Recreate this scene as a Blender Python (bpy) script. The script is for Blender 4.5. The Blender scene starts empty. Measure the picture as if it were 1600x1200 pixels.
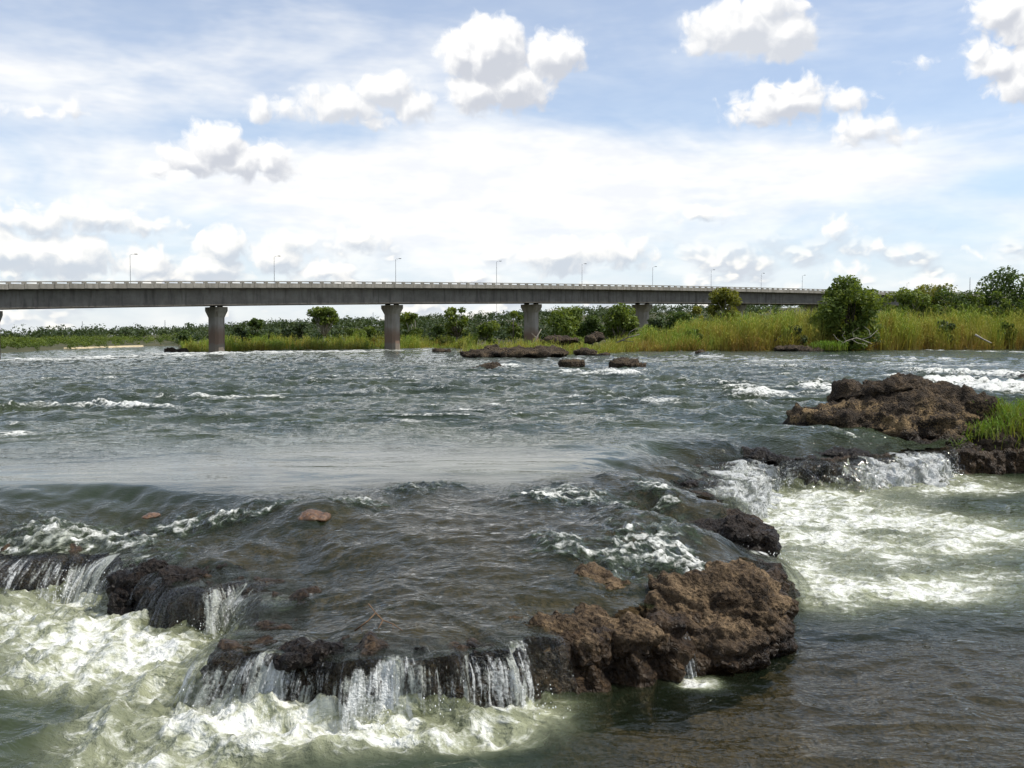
import bpy, bmesh, math, random
import numpy as np
from mathutils import Vector, Matrix

random.seed(7)
RNG = np.random.default_rng(11)
scene = bpy.context.scene
COL = scene.collection
R = math.radians

# ------------------------------------------------------------------ camera
EYE = 2.57                       # eye height above the lower pool (z = 0), metres
F = 1600.0                       # focal length in pixels of the 1600 px wide photograph
PITCH = math.atan(74.0 / F)      # the horizon lies 74 px above the centre of the picture
ZU = 0.77                        # level of the upper river

cam_d = bpy.data.cameras.new('camera')
cam_d.sensor_width = 36.0
cam_d.lens = 36.0
cam_d.clip_start = 0.05
cam_d.clip_end = 20000.0
cam = bpy.data.objects.new('camera', cam_d)
COL.objects.link(cam)
cam.location = (0, 0, EYE)
cam.rotation_euler = (math.pi / 2 - PITCH, 0, 0)
scene.camera = cam


def ray(px, py):
    xc, yc = (px - 800.0) / F, (600.0 - py) / F
    return (xc, math.cos(PITCH) + yc * math.sin(PITCH), -math.sin(PITCH) + yc * math.cos(PITCH))


def on(px, py, z):               # surveyed point at height z
    d = ray(px, py)
    t = (z - EYE) / d[2]
    return (d[0] * t, d[1] * t)


def at(px, py, Y):               # surveyed point at distance Y
    d = ray(px, py)
    t = Y / d[1]
    return (d[0] * t, Y, EYE + d[2] * t)


def azel(px, py):
    d = ray(px, py)
    n = math.sqrt(sum(c * c for c in d))
    return math.atan2(d[0], d[1]), math.asin(d[2] / n)


# ------------------------------------------------------------------ exposure
scene.view_settings.view_transform = 'Standard'
scene.view_settings.look = 'None'
scene.view_settings.exposure = -0.12
scene.view_settings.gamma = 1.0
scene.view_settings.use_curve_mapping = False
scene.cycles.use_adaptive_sampling = True
scene.cycles.adaptive_threshold = 0.02
scene.cycles.adaptive_min_samples = 12
scene.cycles.max_bounces = 4
scene.cycles.transparent_max_bounces = 12
scene.cycles.transmission_bounces = 4
scene.cycles.caustics_reflective = False
scene.cycles.caustics_refractive = False
scene.cycles.sample_clamp_indirect = 4.0

# ------------------------------------------------------------------ sun and sky
SUN_AZ, SUN_EL = R(92), R(55)     # azimuth from the viewing direction (+Y) towards +X
sun_d = bpy.data.lights.new('sun', 'SUN')
sun_d.energy = 5.0
sun_d.angle = R(0.5)
sun_d.color = (1.0, 0.95, 0.86)
sun = bpy.data.objects.new('sun', sun_d)
COL.objects.link(sun)
sd_ = Vector((math.sin(SUN_AZ) * math.cos(SUN_EL), math.cos(SUN_AZ) * math.cos(SUN_EL), math.sin(SUN_EL)))
sun.rotation_euler = (-sd_).to_track_quat('-Z', 'Y').to_euler()
sun.location = (30, -10, 40)

world = bpy.data.worlds.new('World')
scene.world = world
world.use_nodes = True


class NT:                        # small node-tree helper
    def __init__(self, tree):
        self.t = tree
        self.n = tree.nodes
        self.l = tree.links

    def new(self, kind, **kw):
        nd = self.n.new(kind)
        for k, v in kw.items():
            setattr(nd, k, v)
        return nd

    def put(self, sock, v):
        if v is None:
            return
        if hasattr(v, 'is_linked') or isinstance(v, bpy.types.NodeSocket):
            self.l.new(v, sock)
        else:
            if isinstance(v, (tuple, list)) and len(v) == 3 and len(sock.default_value) == 4:
                v = (*v, 1.0)
            sock.default_value = v

    def m(self, op, a, b=None, c=None, clamp=False):
        nd = self.new('ShaderNodeMath', operation=op, use_clamp=clamp)
        for i, v in enumerate((a, b, c)):
            if v is not None:
                self.put(nd.inputs[i], v)
        return nd.outputs[0]

    def vm(self, op, a, b=None, c=None, out=0):
        nd = self.new('ShaderNodeVectorMath', operation=op)
        for i, v in enumerate((a, b, c)):
            if v is not None:
                self.put(nd.inputs[i], v)
        return nd.outputs['Value'] if op in ('LENGTH', 'DOT_PRODUCT', 'DISTANCE') else nd.outputs[0]

    def scale(self, v, s):
        nd = self.new('ShaderNodeVectorMath', operation='SCALE')
        self.put(nd.inputs[0], v)
        self.put(nd.inputs[3], s)
        return nd.outputs[0]

    def step(self, x, lo, hi, a=0.0, b=1.0):
        nd = self.new('ShaderNodeMapRange', interpolation_type='SMOOTHSTEP')
        self.put(nd.inputs[0], x)
        for i, v in enumerate((lo, hi, a, b)):
            self.put(nd.inputs[i + 1], v)
        return nd.outputs[0]

    def lin(self, x, lo, hi, a=0.0, b=1.0):
        nd = self.new('ShaderNodeMapRange')
        self.put(nd.inputs[0], x)
        for i, v in enumerate((lo, hi, a, b)):
            self.put(nd.inputs[i + 1], v)
        return nd.outputs[0]

    def mix(self, f, a, b, blend='MIX'):
        nd = self.new('ShaderNodeMix', data_type='RGBA', blend_type=blend)
        self.put(nd.inputs[0], f)
        self.put(nd.inputs[6], a)
        self.put(nd.inputs[7], b)
        return nd.outputs[2]

    def noise(self, vec, scale, detail=4, rough=0.55, dist=0.0, col=False, dim='3D'):
        nd = self.new('ShaderNodeTexNoise', noise_dimensions=dim)
        if vec is not None:
            self.put(nd.inputs['Vector'], vec)
        nd.inputs['Scale'].default_value = scale
        nd.inputs['Detail'].default_value = detail
        nd.inputs['Roughness'].default_value = rough
        nd.inputs['Distortion'].default_value = dist
        return nd.outputs['Color' if col else 'Fac']

    def voro(self, vec, scale, detail=0, rough=0.5, feature='F1', rnd=1.0, dim='3D', smooth=None):
        nd = self.new('ShaderNodeTexVoronoi', voronoi_dimensions=dim, feature=feature)
        if vec is not None:
            self.put(nd.inputs['Vector'], vec)
        nd.inputs['Scale'].default_value = scale
        if 'Detail' in nd.inputs:
            nd.inputs['Detail'].default_value = detail
            nd.inputs['Roughness'].default_value = rough
        nd.inputs['Randomness'].default_value = rnd
        if smooth is not None:
            nd.inputs['Smoothness'].default_value = smooth
        return nd.outputs['Distance']

    def ramp(self, x, stops, interp='LINEAR'):
        nd = self.new('ShaderNodeValToRGB')
        cr = nd.color_ramp
        cr.interpolation = interp
        while len(cr.elements) < len(stops):
            cr.elements.new(0.5)
        for e, (p, c) in zip(cr.elements, stops):
            e.position = p
            e.color = (*c, 1.0) if len(c) == 3 else c
        self.put(nd.inputs[0], x)
        return nd.outputs[0]


def build_sky():
    g = NT(world.node_tree)
    g.n.clear()
    out = g.new('ShaderNodeOutputWorld')
    bg = g.new('ShaderNodeBackground')
    bg.inputs[1].default_value = 0.1
    sky = g.new('ShaderNodeTexSky', sky_type='NISHITA')
    sky.sun_disc = False
    sky.sun_elevation = SUN_EL
    sky.sun_rotation = SUN_AZ
    sky.altitude = 900
    sky.air_density = 1.0
    sky.dust_density = 0.6
    sky.ozone_density = 1.6
    tc = g.new('ShaderNodeTexCoord')
    D = tc.outputs['Generated']
    sep = g.new('ShaderNodeSeparateXYZ')
    g.l.new(D, sep.inputs[0])
    az = g.m('ARCTAN2', sep.outputs[0], sep.outputs[1])
    el = g.m('ARCSINE', sep.outputs[2])
    A = g.m('MULTIPLY', az, 1600.0)          # sky units: 1600 to the radian
    E = g.m('MULTIPLY', el, 1600.0)
    cmb = g.new('ShaderNodeCombineXYZ')
    g.l.new(A, cmb.inputs[0])
    g.l.new(E, cmb.inputs[1])
    P = cmb.outputs[0]

    def cu(px, py):
        a, e = azel(px, py)
        return a * 1600, e * 1600

    LIGHT = (-7.0, 13.0, 0.0)

    def billows(P0):               # cauliflower relief shared by all the heaped clouds
        w1 = g.scale(g.vm('SUBTRACT', g.noise(P0, 0.02, 2, 0.6, col=True, dim='2D'), (0.5, 0.5, 0.5)), 30.0)
        Pw = g.vm('ADD', P0, w1)
        v1 = g.voro(Pw, 0.034, 1.6, 0.5, 'F1', dim='2D')
        n2 = g.noise(Pw, 0.045, 5, 0.64, dim='2D')
        b_ = g.m('MULTIPLY_ADD', v1, -13.0, 5.0)
        return Pw, g.m('ADD', b_, g.m('MULTIPLY_ADD', n2, 20.0, -10.0))
    W0, B0 = billows(P)
    W1, B1 = billows(g.vm('ADD', P, LIGHT))

    def field(Pw, b_, lobes, grow=1.16):
        d = None
        for (px, py, rx, ry) in lobes:
            cx, cy = cu(px, py)
            rx, ry = rx * grow, ry * grow
            q = g.vm('MULTIPLY_ADD', Pw, (1 / rx, 1 / ry, 0), (-cx / rx, -cy / ry, 0))
            di = g.m('MULTIPLY_ADD', g.vm('LENGTH', q), -min(rx, ry), float(min(rx, ry)))
            d = di if d is None else g.m('MAXIMUM', d, di)
        return g.m('ADD', d, b_)

    def cumulus(lobes, soft, lo, hi, grey, white):
        d0 = field(W0, B0, lobes)
        d1 = field(W1, B1, lobes)
        L = g.m('SUBTRACT', g.m('SUBTRACT', d0, d1), g.m('MULTIPLY', g.m('SUBTRACT', B0, B1), 0.42))
        L = g.m('SUBTRACT', L, g.m('MULTIPLY', g.m('MAXIMUM', d0, 0.0), 0.20))
        lit = g.step(L, lo, hi)
        return g.step(d0, -soft * 0.3, soft), g.mix(lit, grey, white)

    # ---- thin high cloud
    pst = g.vm('MULTIPLY', P, (0.35, 1.0, 1.0))
    nst = g.noise(pst, 0.0075, 4, 0.58, 0.6, dim='2D')
    nfi = g.noise(g.vm('MULTIPLY', P, (0.3, 1, 1)), 0.03, 3, 0.6, dim='2D')
    veil = g.m('MULTIPLY_ADD', nst, 1.5, -0.62)
    veil = g.m('ADD', veil, g.m('MULTIPLY_ADD', nfi, 0.3, -0.15))

    def blob(px, py, rx, ry, amt):
        cx, cy = cu(px, py)
        q = g.vm('MULTIPLY_ADD', P, (1 / rx, 1 / ry, 0), (-cx / rx, -cy / ry, 0))
        ln = g.vm('LENGTH', q)
        return g.m('MULTIPLY', g.step(ln, 1.0, 0.0), amt)
    for bl in ((700, 285, 900, 140, 1.25), (800, 400, 500, 70, 0.35), (1150, 300, 500, 110, 0.35), (60, 130, 520, 70, 0.75),
               (430, 90, 420, 60, 0.25), (420, 205, 420, 45, -0.55), (1000, 165, 420, 60, -0.30), (800, -10, 1200, 60, -0.35), (250, 20, 300, 60, -0.3),
               (1420, 110, 260, 110, -0.30), (1600, 285, 160, 35, -0.75), (1380, 240, 300, 60, 0.3), (1500, 440, 420, 60, 0.1)):
        veil = g.m('ADD', veil, blob(*bl))
    va = g.step(veil, -0.20, 1.05, 0.30, 0.97)
    vcol = g.mix(g.step(nfi, 0.25, 0.75), (10.3, 10.5, 10.9), (12.0, 11.9, 11.6))
    low = g.step(E, 260.0, -20.0)              # the air whitens towards the horizon
    base = g.mix(g.m('MULTIPLY', low, 0.75), sky.outputs[0], (4.9, 5.0, 5.35))
    base = g.mix(1.0, base, (1.48, 1.60, 1.70), 'MULTIPLY')
    c = g.mix(va, base, vcol)

    # ---- broken cloud low over the horizon, seen all the way round
    pl = g.vm('MULTIPLY', P, (0.62, 1.0, 1.0))

    def lowfield(Pq):
        v = g.voro(Pq, 0.02, 1.5, 0.5, 'F1', dim='2D')
        n = g.noise(Pq, 0.011, 4, 0.6, 0.3, dim='2D')
        return g.m('ADD', g.m('MULTIPLY', v, -0.7), g.m('MULTIPLY_ADD', n, 1.7, -0.15))
    f0 = lowfield(pl)
    f1 = lowfield(g.vm('ADD', pl, (-4.0, 9.0, 0)))
    la = g.step(f0, 0.16, 0.60)
    la = g.m('MULTIPLY', la, g.step(E, 175.0, 95.0))
    ll = g.step(g.m('SUBTRACT', f0, f1), -0.06, 0.14)
    lcol = g.mix(ll, (7.0, 7.5, 8.3), (12.4, 12.0, 11.2))
    c = g.mix(g.m('MULTIPLY', la, 0.85), c, lcol)

    c_open = c
    # ---- cumulus
    soft_c = [(440, 172, 52, 18), (405, 172, 24, 19), (535, 165, 72, 30), (602, 140, 52, 32), (648, 165, 36, 30), (575, 190, 40, 14),
              (1160, 45, 88, 44), (1222, 55, 58, 40), (1100, 66, 48, 22), (1210, 10, 50, 30), (60, 178, 55, 13), (116, 171, 26, 15),
              (1350, 200, 56, 24), (1405, 213, 50, 14), (1318, 220, 32, 18), (1435, 98, 20, 12)]
    a1, c1 = cumulus(soft_c, 14, -14, 12, (7.6, 7.9, 8.5), (12.0, 11.9, 11.7))
    c = g.mix(g.m('MULTIPLY', a1, 0.97), c, c1)
    band = [(40, 345, 110, 20), (150, 338, 80, 23), (225, 352, 55, 16), (110, 322, 170, 9), (345, 392, 40, 34), (330, 420, 60, 30), (455, 380, 62, 18), (430, 402, 45, 26),
            (500, 425, 50, 24), (560, 372, 44, 22), (1310, 358, 26, 18), (1535, 395, 40, 9), (1330, 425, 40, 14), (1460, 440, 45, 14), (1375, 388, 38, 9), (870, 400, 70, 30), (960, 395, 80, 24), (1090, 335, 60, 16),
            (100, 400, 90, 34), (10, 395, 60, 34), (232, 412, 40, 28)]
    a3, c3 = cumulus(band, 12, -12, 9, (6.9, 7.5, 8.3), (12.4, 12.1, 11.5))
    c = g.mix(g.m('MULTIPLY', a3, 0.88), c, c3)
    main_c = [(335, 228, 52, 36), (300, 250, 60, 25), (375, 252, 52, 28), (425, 252, 36, 30), (252, 260, 34, 18), (330, 268, 70, 12),
              (765, 85, 58, 56), (722, 85, 38, 38), (800, 55, 22, 26), (862, 88, 52, 38), (795, 135, 72, 38), (745, 145, 50, 34), (700, 70, 18, 18),
              (1230, 160, 86, 28), (1185, 178, 62, 17), (1310, 160, 58, 18), (1245, 135, 40, 20), (1205, 140, 26, 16),
              (1556, 100, 44, 30), (1526, 84, 26, 20), (1598, 128, 44, 32), (1572, 18, 58, 30), (1620, 30, 50, 36), (1630, 100, 50, 40)]
    a2, c2 = cumulus(main_c, 12, -15, 11, (7.0, 7.3, 8.0), (12.2, 12.1, 11.9))
    c = g.mix(a2, c, c2)
    g.l.new(c, bg.inputs[0])
    bg2 = g.new('ShaderNodeBackground')      # the rest of the sky: the same air and high cloud, no heaped clouds
    bg2.inputs[1].default_value = 0.1
    g.l.new(c_open, bg2.inputs[0])
    bg3 = g.new('ShaderNodeBackground')      # below the horizon
    bg3.inputs[1].default_value = 0.1
    bg3.inputs[0].default_value = (1.6, 1.7, 1.5, 1)
    quarter = g.m('MULTIPLY', g.m('LESS_THAN', g.m('ABSOLUTE', A), 1050.0), g.m('LESS_THAN', E, 680.0))
    m1 = g.new('ShaderNodeMixShader')
    g.l.new(quarter, m1.inputs[0])
    g.l.new(bg2.outputs[0], m1.inputs[1])
    g.l.new(bg.outputs[0], m1.inputs[2])
    m2 = g.new('ShaderNodeMixShader')
    g.l.new(g.m('LESS_THAN', E, -30.0), m2.inputs[0])
    g.l.new(m1.outputs[0], m2.inputs[1])
    g.l.new(bg3.outputs[0], m2.inputs[2])
    g.l.new(m2.outputs[0], out.inputs[0])
    world.cycles.sampling_method = 'MANUAL'
    world.cycles.sample_map_resolution = 512


build_sky()

# ------------------------------------------------------------------ noise in numpy


def _h(ix, iy, iz=0, seed=0):
    n = (ix.astype(np.int64) * 374761393 + iy.astype(np.int64) * 668265263 + np.asarray(iz).astype(np.int64) * 2147483647 + seed * 974634777) & 0xFFFFFFFF
    n = ((n ^ (n >> 13)) * 1274126177) & 0xFFFFFFFF
    n = ((n ^ (n >> 16)) * 2246822519) & 0xFFFFFFFF
    return (n ^ (n >> 15)) & 0xFFFFFFFF


def perlin2(x, y, seed=0):
    xi, yi = np.floor(x).astype(np.int64), np.floor(y).astype(np.int64)
    xf, yf = x - xi, y - yi
    u, v = xf * xf * xf * (xf * (xf * 6 - 15) + 10), yf * yf * yf * (yf * (yf * 6 - 15) + 10)

    def gr(ax, ay, dx, dy):
        a = _h(ax, ay, 0, seed) * (2 * math.pi / 4294967296.0)
        return np.cos(a) * dx + np.sin(a) * dy
    a = gr(xi, yi, xf, yf)
    b = gr(xi + 1, yi, xf - 1, yf)
    c = gr(xi, yi + 1, xf, yf - 1)
    d = gr(xi + 1, yi + 1, xf - 1, yf - 1)
    return 1.5 * ((a + (b - a) * u) + ((c + (d - c) * u) - (a + (b - a) * u)) * v)


def perlin3(p, s, seed=0):
    q = np.asarray(p) * s
    i = np.floor(q).astype(np.int64)
    f = q - i
    w = f * f * f * (f * (f * 6 - 15) + 10)
    res = 0.0
    for dx in (0, 1):
        for dy in (0, 1):
            for dz in (0, 1):
                h = _h(i[:, 0] + dx, i[:, 1] + dy, i[:, 2] + dz, seed)
                g1 = (h & 1023) / 511.5 - 1
                g2 = ((h >> 10) & 1023) / 511.5 - 1
                g3 = ((h >> 20) & 1023) / 511.5 - 1
                dot = g1 * (f[:, 0] - dx) + g2 * (f[:, 1] - dy) + g3 * (f[:, 2] - dz)
                wx = w[:, 0] if dx else 1 - w[:, 0]
                wy = w[:, 1] if dy else 1 - w[:, 1]
                wz = w[:, 2] if dz else 1 - w[:, 2]
                res = res + dot * wx * wy * wz
    return res * 1.2


def worley3(p, s, seed=0):
    q = np.asarray(p) * s
    i = np.floor(q).astype(np.int64)
    f = q - i
    best = np.full(len(q), 9.0)
    for dx in (-1, 0, 1):
        for dy in (-1, 0, 1):
            for dz in (-1, 0, 1):
                h = _h(i[:, 0] + dx, i[:, 1] + dy, i[:, 2] + dz, seed)
                px_ = dx + (h & 1023) / 1023.0 - f[:, 0]
                py_ = dy + ((h >> 10) & 1023) / 1023.0 - f[:, 1]
                pz_ = dz + ((h >> 20) & 1023) / 1023.0 - f[:, 2]
                best = np.minimum(best, px_ * px_ + py_ * py_ + pz_ * pz_)
    return np.sqrt(best)


def fbm2(x, y, oct=4, seed=0, gain=0.5):
    r, a, s = 0.0, 1.0, 1.0
    for k in range(oct):
        r = r + a * perlin2(x * s, y * s, seed + k * 17)
        a *= gain
        s *= 2.03
    return r


def sstep(x, a, b):
    t = np.clip((x - a) / (b - a), 0, 1)
    return t * t * (3 - 2 * t)


# ------------------------------------------------------------------ mesh helpers


def mesh_from(name, co, faces, smooth=True):
    """co (N,3); faces: (M,4) or (M,3) int array, or a python list of tuples"""
    me = bpy.data.meshes.new(name)
    co = np.asarray(co, dtype=np.float32)
    if isinstance(faces, np.ndarray):
        k = faces.shape[1]
        me.vertices.add(len(co))
        me.vertices.foreach_set('co', co.ravel())
        me.loops.add(faces.size)
        me.loops.foreach_set('vertex_index', faces.astype(np.int32).ravel())
        me.polygons.add(len(faces))
        me.polygons.foreach_set('loop_start', np.arange(0, faces.size, k, dtype=np.int32))
        me.update(calc_edges=True)
        me.validate()
    else:
        me.from_pydata([tuple(map(float, c)) for c in co], [], faces)
        me.update()
    if smooth:
        me.polygons.foreach_set('use_smooth', np.ones(len(me.polygons), dtype=bool))
    return me


def attr(me, name, vals):
    a = me.attributes.new(name, 'FLOAT', 'POINT')
    a.data.foreach_set('value', np.asarray(vals, dtype=np.float32))


def link(name, me, mat=None, parent=None):
    o = bpy.data.objects.new(name, me)
    COL.objects.link(o)
    if mat is not None:
        me.materials.clear()
        me.materials.append(mat)
    if parent is not None:
        o.parent = parent
    return o


def tag(o, label=None, cat=None, group=None, kind=None):
    if label:
        o['label'] = label
    if cat:
        o['category'] = cat
    if group:
        o['group'] = group
    if kind:
        o['kind'] = kind
    return o


def empty(name, loc=(0, 0, 0)):
    e = bpy.data.objects.new(name, None)
    COL.objects.link(e)
    e.location = loc
    e.empty_display_size = 0.2
    return e


class MB:                         # collects simple shapes for one mesh
    def __init__(self):
        self.v = []
        self.f = []

    def box(self, o, ax, ay, az):
        """corner-centred box: centre o, half-axis vectors"""
        o, ax, ay, az = map(np.array, (o, ax, ay, az))
        b = len(self.v)
        for sx in (-1, 1):
            for sy in (-1, 1):
                for sz in (-1, 1):
                    self.v.append(o + sx * ax + sy * ay + sz * az)
        for f in ((0, 1, 3, 2), (4, 6, 7, 5), (0, 4, 5, 1), (2, 3, 7, 6), (0, 2, 6, 4), (1, 5, 7, 3)):
            self.f.append(tuple(b + i for i in f))

    def tube(self, pts, rad, n=6, cap=True):
        pts = [np.array(p, float) for p in pts]
        b = len(self.v)
        ref = np.array((0.31, 0.17, 0.93))
        for i, p in enumerate(pts):
            t = pts[min(i + 1, len(pts) - 1)] - pts[max(i - 1, 0)]
            t = t / (np.linalg.norm(t) + 1e-9)
            u = np.cross(t, ref)
            if np.linalg.norm(u) < 0.2:
                u = np.cross(t, np.array((1.0, 0, 0)))
            u /= np.linalg.norm(u)
            w = np.cross(t, u)
            for k in range(n):
                a = 2 * math.pi * k / n
                self.v.append(p + rad[i] * (math.cos(a) * u + math.sin(a) * w))
        for i in range(len(pts) - 1):
            for k in range(n):
                self.f.append((b + i * n + k, b + i * n + (k + 1) % n, b + (i + 1) * n + (k + 1) % n, b + (i + 1) * n + k))
        if cap:
            self.f.append(tuple(b + k for k in range(n))[::-1])
            self.f.append(tuple(b + (len(pts) - 1) * n + k for k in range(n)))

    def build(self, name, mat, parent=None, smooth=False):
        me = bpy.data.meshes.new(name)
        me.from_pydata([tuple(map(float, c)) for c in self.v], [], self.f)
        me.update()
        if smooth:
            me.polygons.foreach_set('use_smooth', np.ones(len(me.polygons), dtype=bool))
        return link(name, me, mat, parent)


def new_mat(name):
    m = bpy.data.materials.new(name)
    m.use_nodes = True
    g = NT(m.node_tree)
    g.n.clear()
    out = g.new('ShaderNodeOutputMaterial')
    return m, g, out


def principled(g, base, rough=0.7, spec=0.5, normal=None, ior=None):
    b = g.new('ShaderNodeBsdfPrincipled')
    g.put(b.inputs['Base Color'], base)
    g.put(b.inputs['Roughness'], rough)
    g.put(b.inputs['Specular IOR Level'], spec)
    if ior:
        b.inputs['IOR'].default_value = ior
    if normal is not None:
        g.l.new(normal, b.inputs['Normal'])
    return b


def bump(g, h, strength=0.5, dist=0.05, normal=None):
    b = g.new('ShaderNodeBump')
    b.inputs['Strength'].default_value = strength
    b.inputs['Distance'].default_value = dist
    g.put(b.inputs['Height'], h)
    if normal is not None:
        g.l.new(normal, b.inputs['Normal'])
    return b.outputs[0]


def attr_node(g, name):
    a = g.new('ShaderNodeAttribute')
    a.attribute_name = name
    return a.outputs['Fac']


def pos(g):
    return g.new('ShaderNodeNewGeometry').outputs['Position']

# ------------------------------------------------------------------ materials


def water_material():
    m, g, out = new_mat('river_water')
    p = pos(g)
    foam = attr_node(g, 'foam')
    clar = attr_node(g, 'clear')
    rip = attr_node(g, 'ripple')
    # lacy froth
    milk = attr_node(g, 'milk')
    n1 = g.noise(g.vm('MULTIPLY', p, (0.85, 1.1, 1.0)), 3.2, 6, 0.66, 1.6)
    n2 = g.noise(p, 26.0, 2, 0.65, 0.4)
    vw = g.vm('ADD', p, g.scale(g.noise(p, 3.0, 2, 0.5, col=True), 0.35))
    v = g.voro(vw, 6.0, 0, 0.6, 'DISTANCE_TO_EDGE')
    lace = g.m('SUBTRACT', g.m('ADD', g.m('MULTIPLY', n1, 1.25), g.m('MULTIPLY', n2, 0.30)), g.m('MULTIPLY', v, 0.40))
    gate = g.m('MULTIPLY', foam, 3.2, clamp=True)
    x = g.m('ADD', foam, g.m('MULTIPLY', g.m('SUBTRACT', lace, 0.745), g.m('MULTIPLY', gate, 2.3)))
    x = g.m('MAXIMUM', x, 0.0)
    tint = g.noise(p, 0.35, 2, 0.5)
    deep = g.mix(g.step(tint, 0.35, 0.65), (0.018, 0.030, 0.017), (0.036, 0.048, 0.024))
    mk = g.m('MULTIPLY', milk, g.m('MULTIPLY_ADD', n1, 1.5, 0.25), clamp=True)
    base = g.mix(g.m('POWER', mk, 1.4), deep, (0.37, 0.385, 0.25))
    white = g.step(x, 0.34, 1.20)
    base = g.mix(white, base, (0.74, 0.75, 0.71))
    # ripples
    ps = g.vm('MULTIPLY', p, (0.75, 1.25, 1.0))
    r1 = g.noise(ps, 4.5, 3, 0.6, 0.5)
    r2 = g.noise(ps, 19.0, 1, 0.6)
    hh = g.m('ADD', g.m('MULTIPLY', r1, 0.10), g.m('MULTIPLY', r2, 0.026))
    hh = g.m('MULTIPLY', hh, rip)
    hh = g.m('ADD', hh, g.m('MULTIPLY', g.m('MULTIPLY', gate, lace), 0.045))
    nrm = bump(g, hh, 1.0, 1.0)
    rough = g.m('MULTIPLY_ADD', white, 0.50, 0.035)
    b = principled(g, base, rough, 0.34, nrm, 1.333)
    # clear water over the rock shelf
    fr = g.new('ShaderNodeFresnel')
    fr.inputs[0].default_value = 1.333
    g.l.new(nrm, fr.inputs[1])
    tr = g.new('ShaderNodeBsdfTransparent')
    tr.inputs[0].default_value = (0.80, 0.82, 0.72, 1)
    gl = g.new('ShaderNodeBsdfGlossy')
    gl.inputs['Roughness'].default_value = 0.05
    g.l.new(nrm, gl.inputs['Normal'])
    mx = g.new('ShaderNodeMixShader')
    g.l.new(g.m('MULTIPLY', fr.outputs[0], 0.85), mx.inputs[0])
    g.l.new(tr.outputs[0], mx.inputs[1])
    g.l.new(gl.outputs[0], mx.inputs[2])
    fin = g.new('ShaderNodeMixShader')
    g.l.new(g.m('MULTIPLY', clar, g.m('SUBTRACT', 1.0, g.step(x, 0.08, 0.4))), fin.inputs[0])
    g.l.new(b.outputs[0], fin.inputs[1])
    g.l.new(mx.outputs[0], fin.inputs[2])
    g.l.new(fin.outputs[0], out.inputs[0])
    return m


def fall_material():
    m, g, out = new_mat('falling_water')
    s = attr_node(g, 'along')
    t = attr_node(g, 'down')
    am = attr_node(g, 'amount')
    p = pos(g)
    c = g.new('ShaderNodeCombineXYZ')
    g.l.new(g.m('MULTIPLY', s, 30.0), c.inputs[0])
    g.l.new(g.m('MULTIPLY', t, 3.2), c.inputs[1])
    c2 = g.new('ShaderNodeCombineXYZ')
    g.l.new(g.m('MULTIPLY', s, 7.0), c2.inputs[0])
    g.l.new(g.m('MULTIPLY', t, 1.2), c2.inputs[1])
    n1 = g.noise(c.outputs[0], 1.0, 4, 0.6, 0.5)
    n2 = g.noise(c2.outputs[0], 1.0, 3, 0.6, 0.4)
    n3 = g.noise(p, 45.0, 3, 0.6)
    tum = attr_node(g, 'tumble')
    n4 = g.noise(p, 7.0, 5, 0.68, 0.8)
    thread = g.m('ADD', g.m('MULTIPLY', n1, 0.75), g.m('MULTIPLY', n2, 0.85))
    froth = g.m('ADD', g.m('MULTIPLY_ADD', n4, 1.7, -0.30), g.m('MULTIPLY', n2, 0.35))
    nd = g.new('ShaderNodeMix', data_type='FLOAT')
    g.l.new(tum, nd.inputs[0])
    g.l.new(thread, nd.inputs[2])
    g.l.new(froth, nd.inputs[3])
    q = g.m('ADD', nd.outputs[0], g.m('MULTIPLY', n3, 0.36))
    q = g.m('ADD', q, g.m('MULTIPLY_ADD', am, 0.80, -0.66))
    a = g.step(q, 0.70, 0.98)
    hh = g.m('ADD', g.m('MULTIPLY', n1, 0.03), g.m('ADD', g.m('MULTIPLY', n3, 0.03), g.m('MULTIPLY', g.m('MULTIPLY', n4, tum), 0.16)))
    nrm = bump(g, hh, 1.0, 1.0)
    w = principled(g, (0.72, 0.74, 0.73), 0.25, 0.5, nrm, 1.333)
    fr = g.new('ShaderNodeFresnel')
    fr.inputs[0].default_value = 1.333
    g.l.new(nrm, fr.inputs[1])
    tr = g.new('ShaderNodeBsdfTransparent')
    tr.inputs[0].default_value = (0.93, 0.94, 0.90, 1)
    gl = g.new('ShaderNodeBsdfGlossy')
    gl.inputs['Roughness'].default_value = 0.08
    g.l.new(nrm, gl.inputs['Normal'])
    mx = g.new('ShaderNodeMixShader')
    g.l.new(g.m('MULTIPLY', fr.outputs[0], 0.45), mx.inputs[0])
    g.l.new(tr.outputs[0], mx.inputs[1])
    g.l.new(gl.outputs[0], mx.inputs[2])
    fin = g.new('ShaderNodeMixShader')
    g.l.new(g.m('MULTIPLY', a, 0.9), fin.inputs[0])
    g.l.new(mx.outputs[0], fin.inputs[1])
    g.l.new(w.outputs[0], fin.inputs[2])
    g.l.new(fin.outputs[0], out.inputs[0])
    return m


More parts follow.
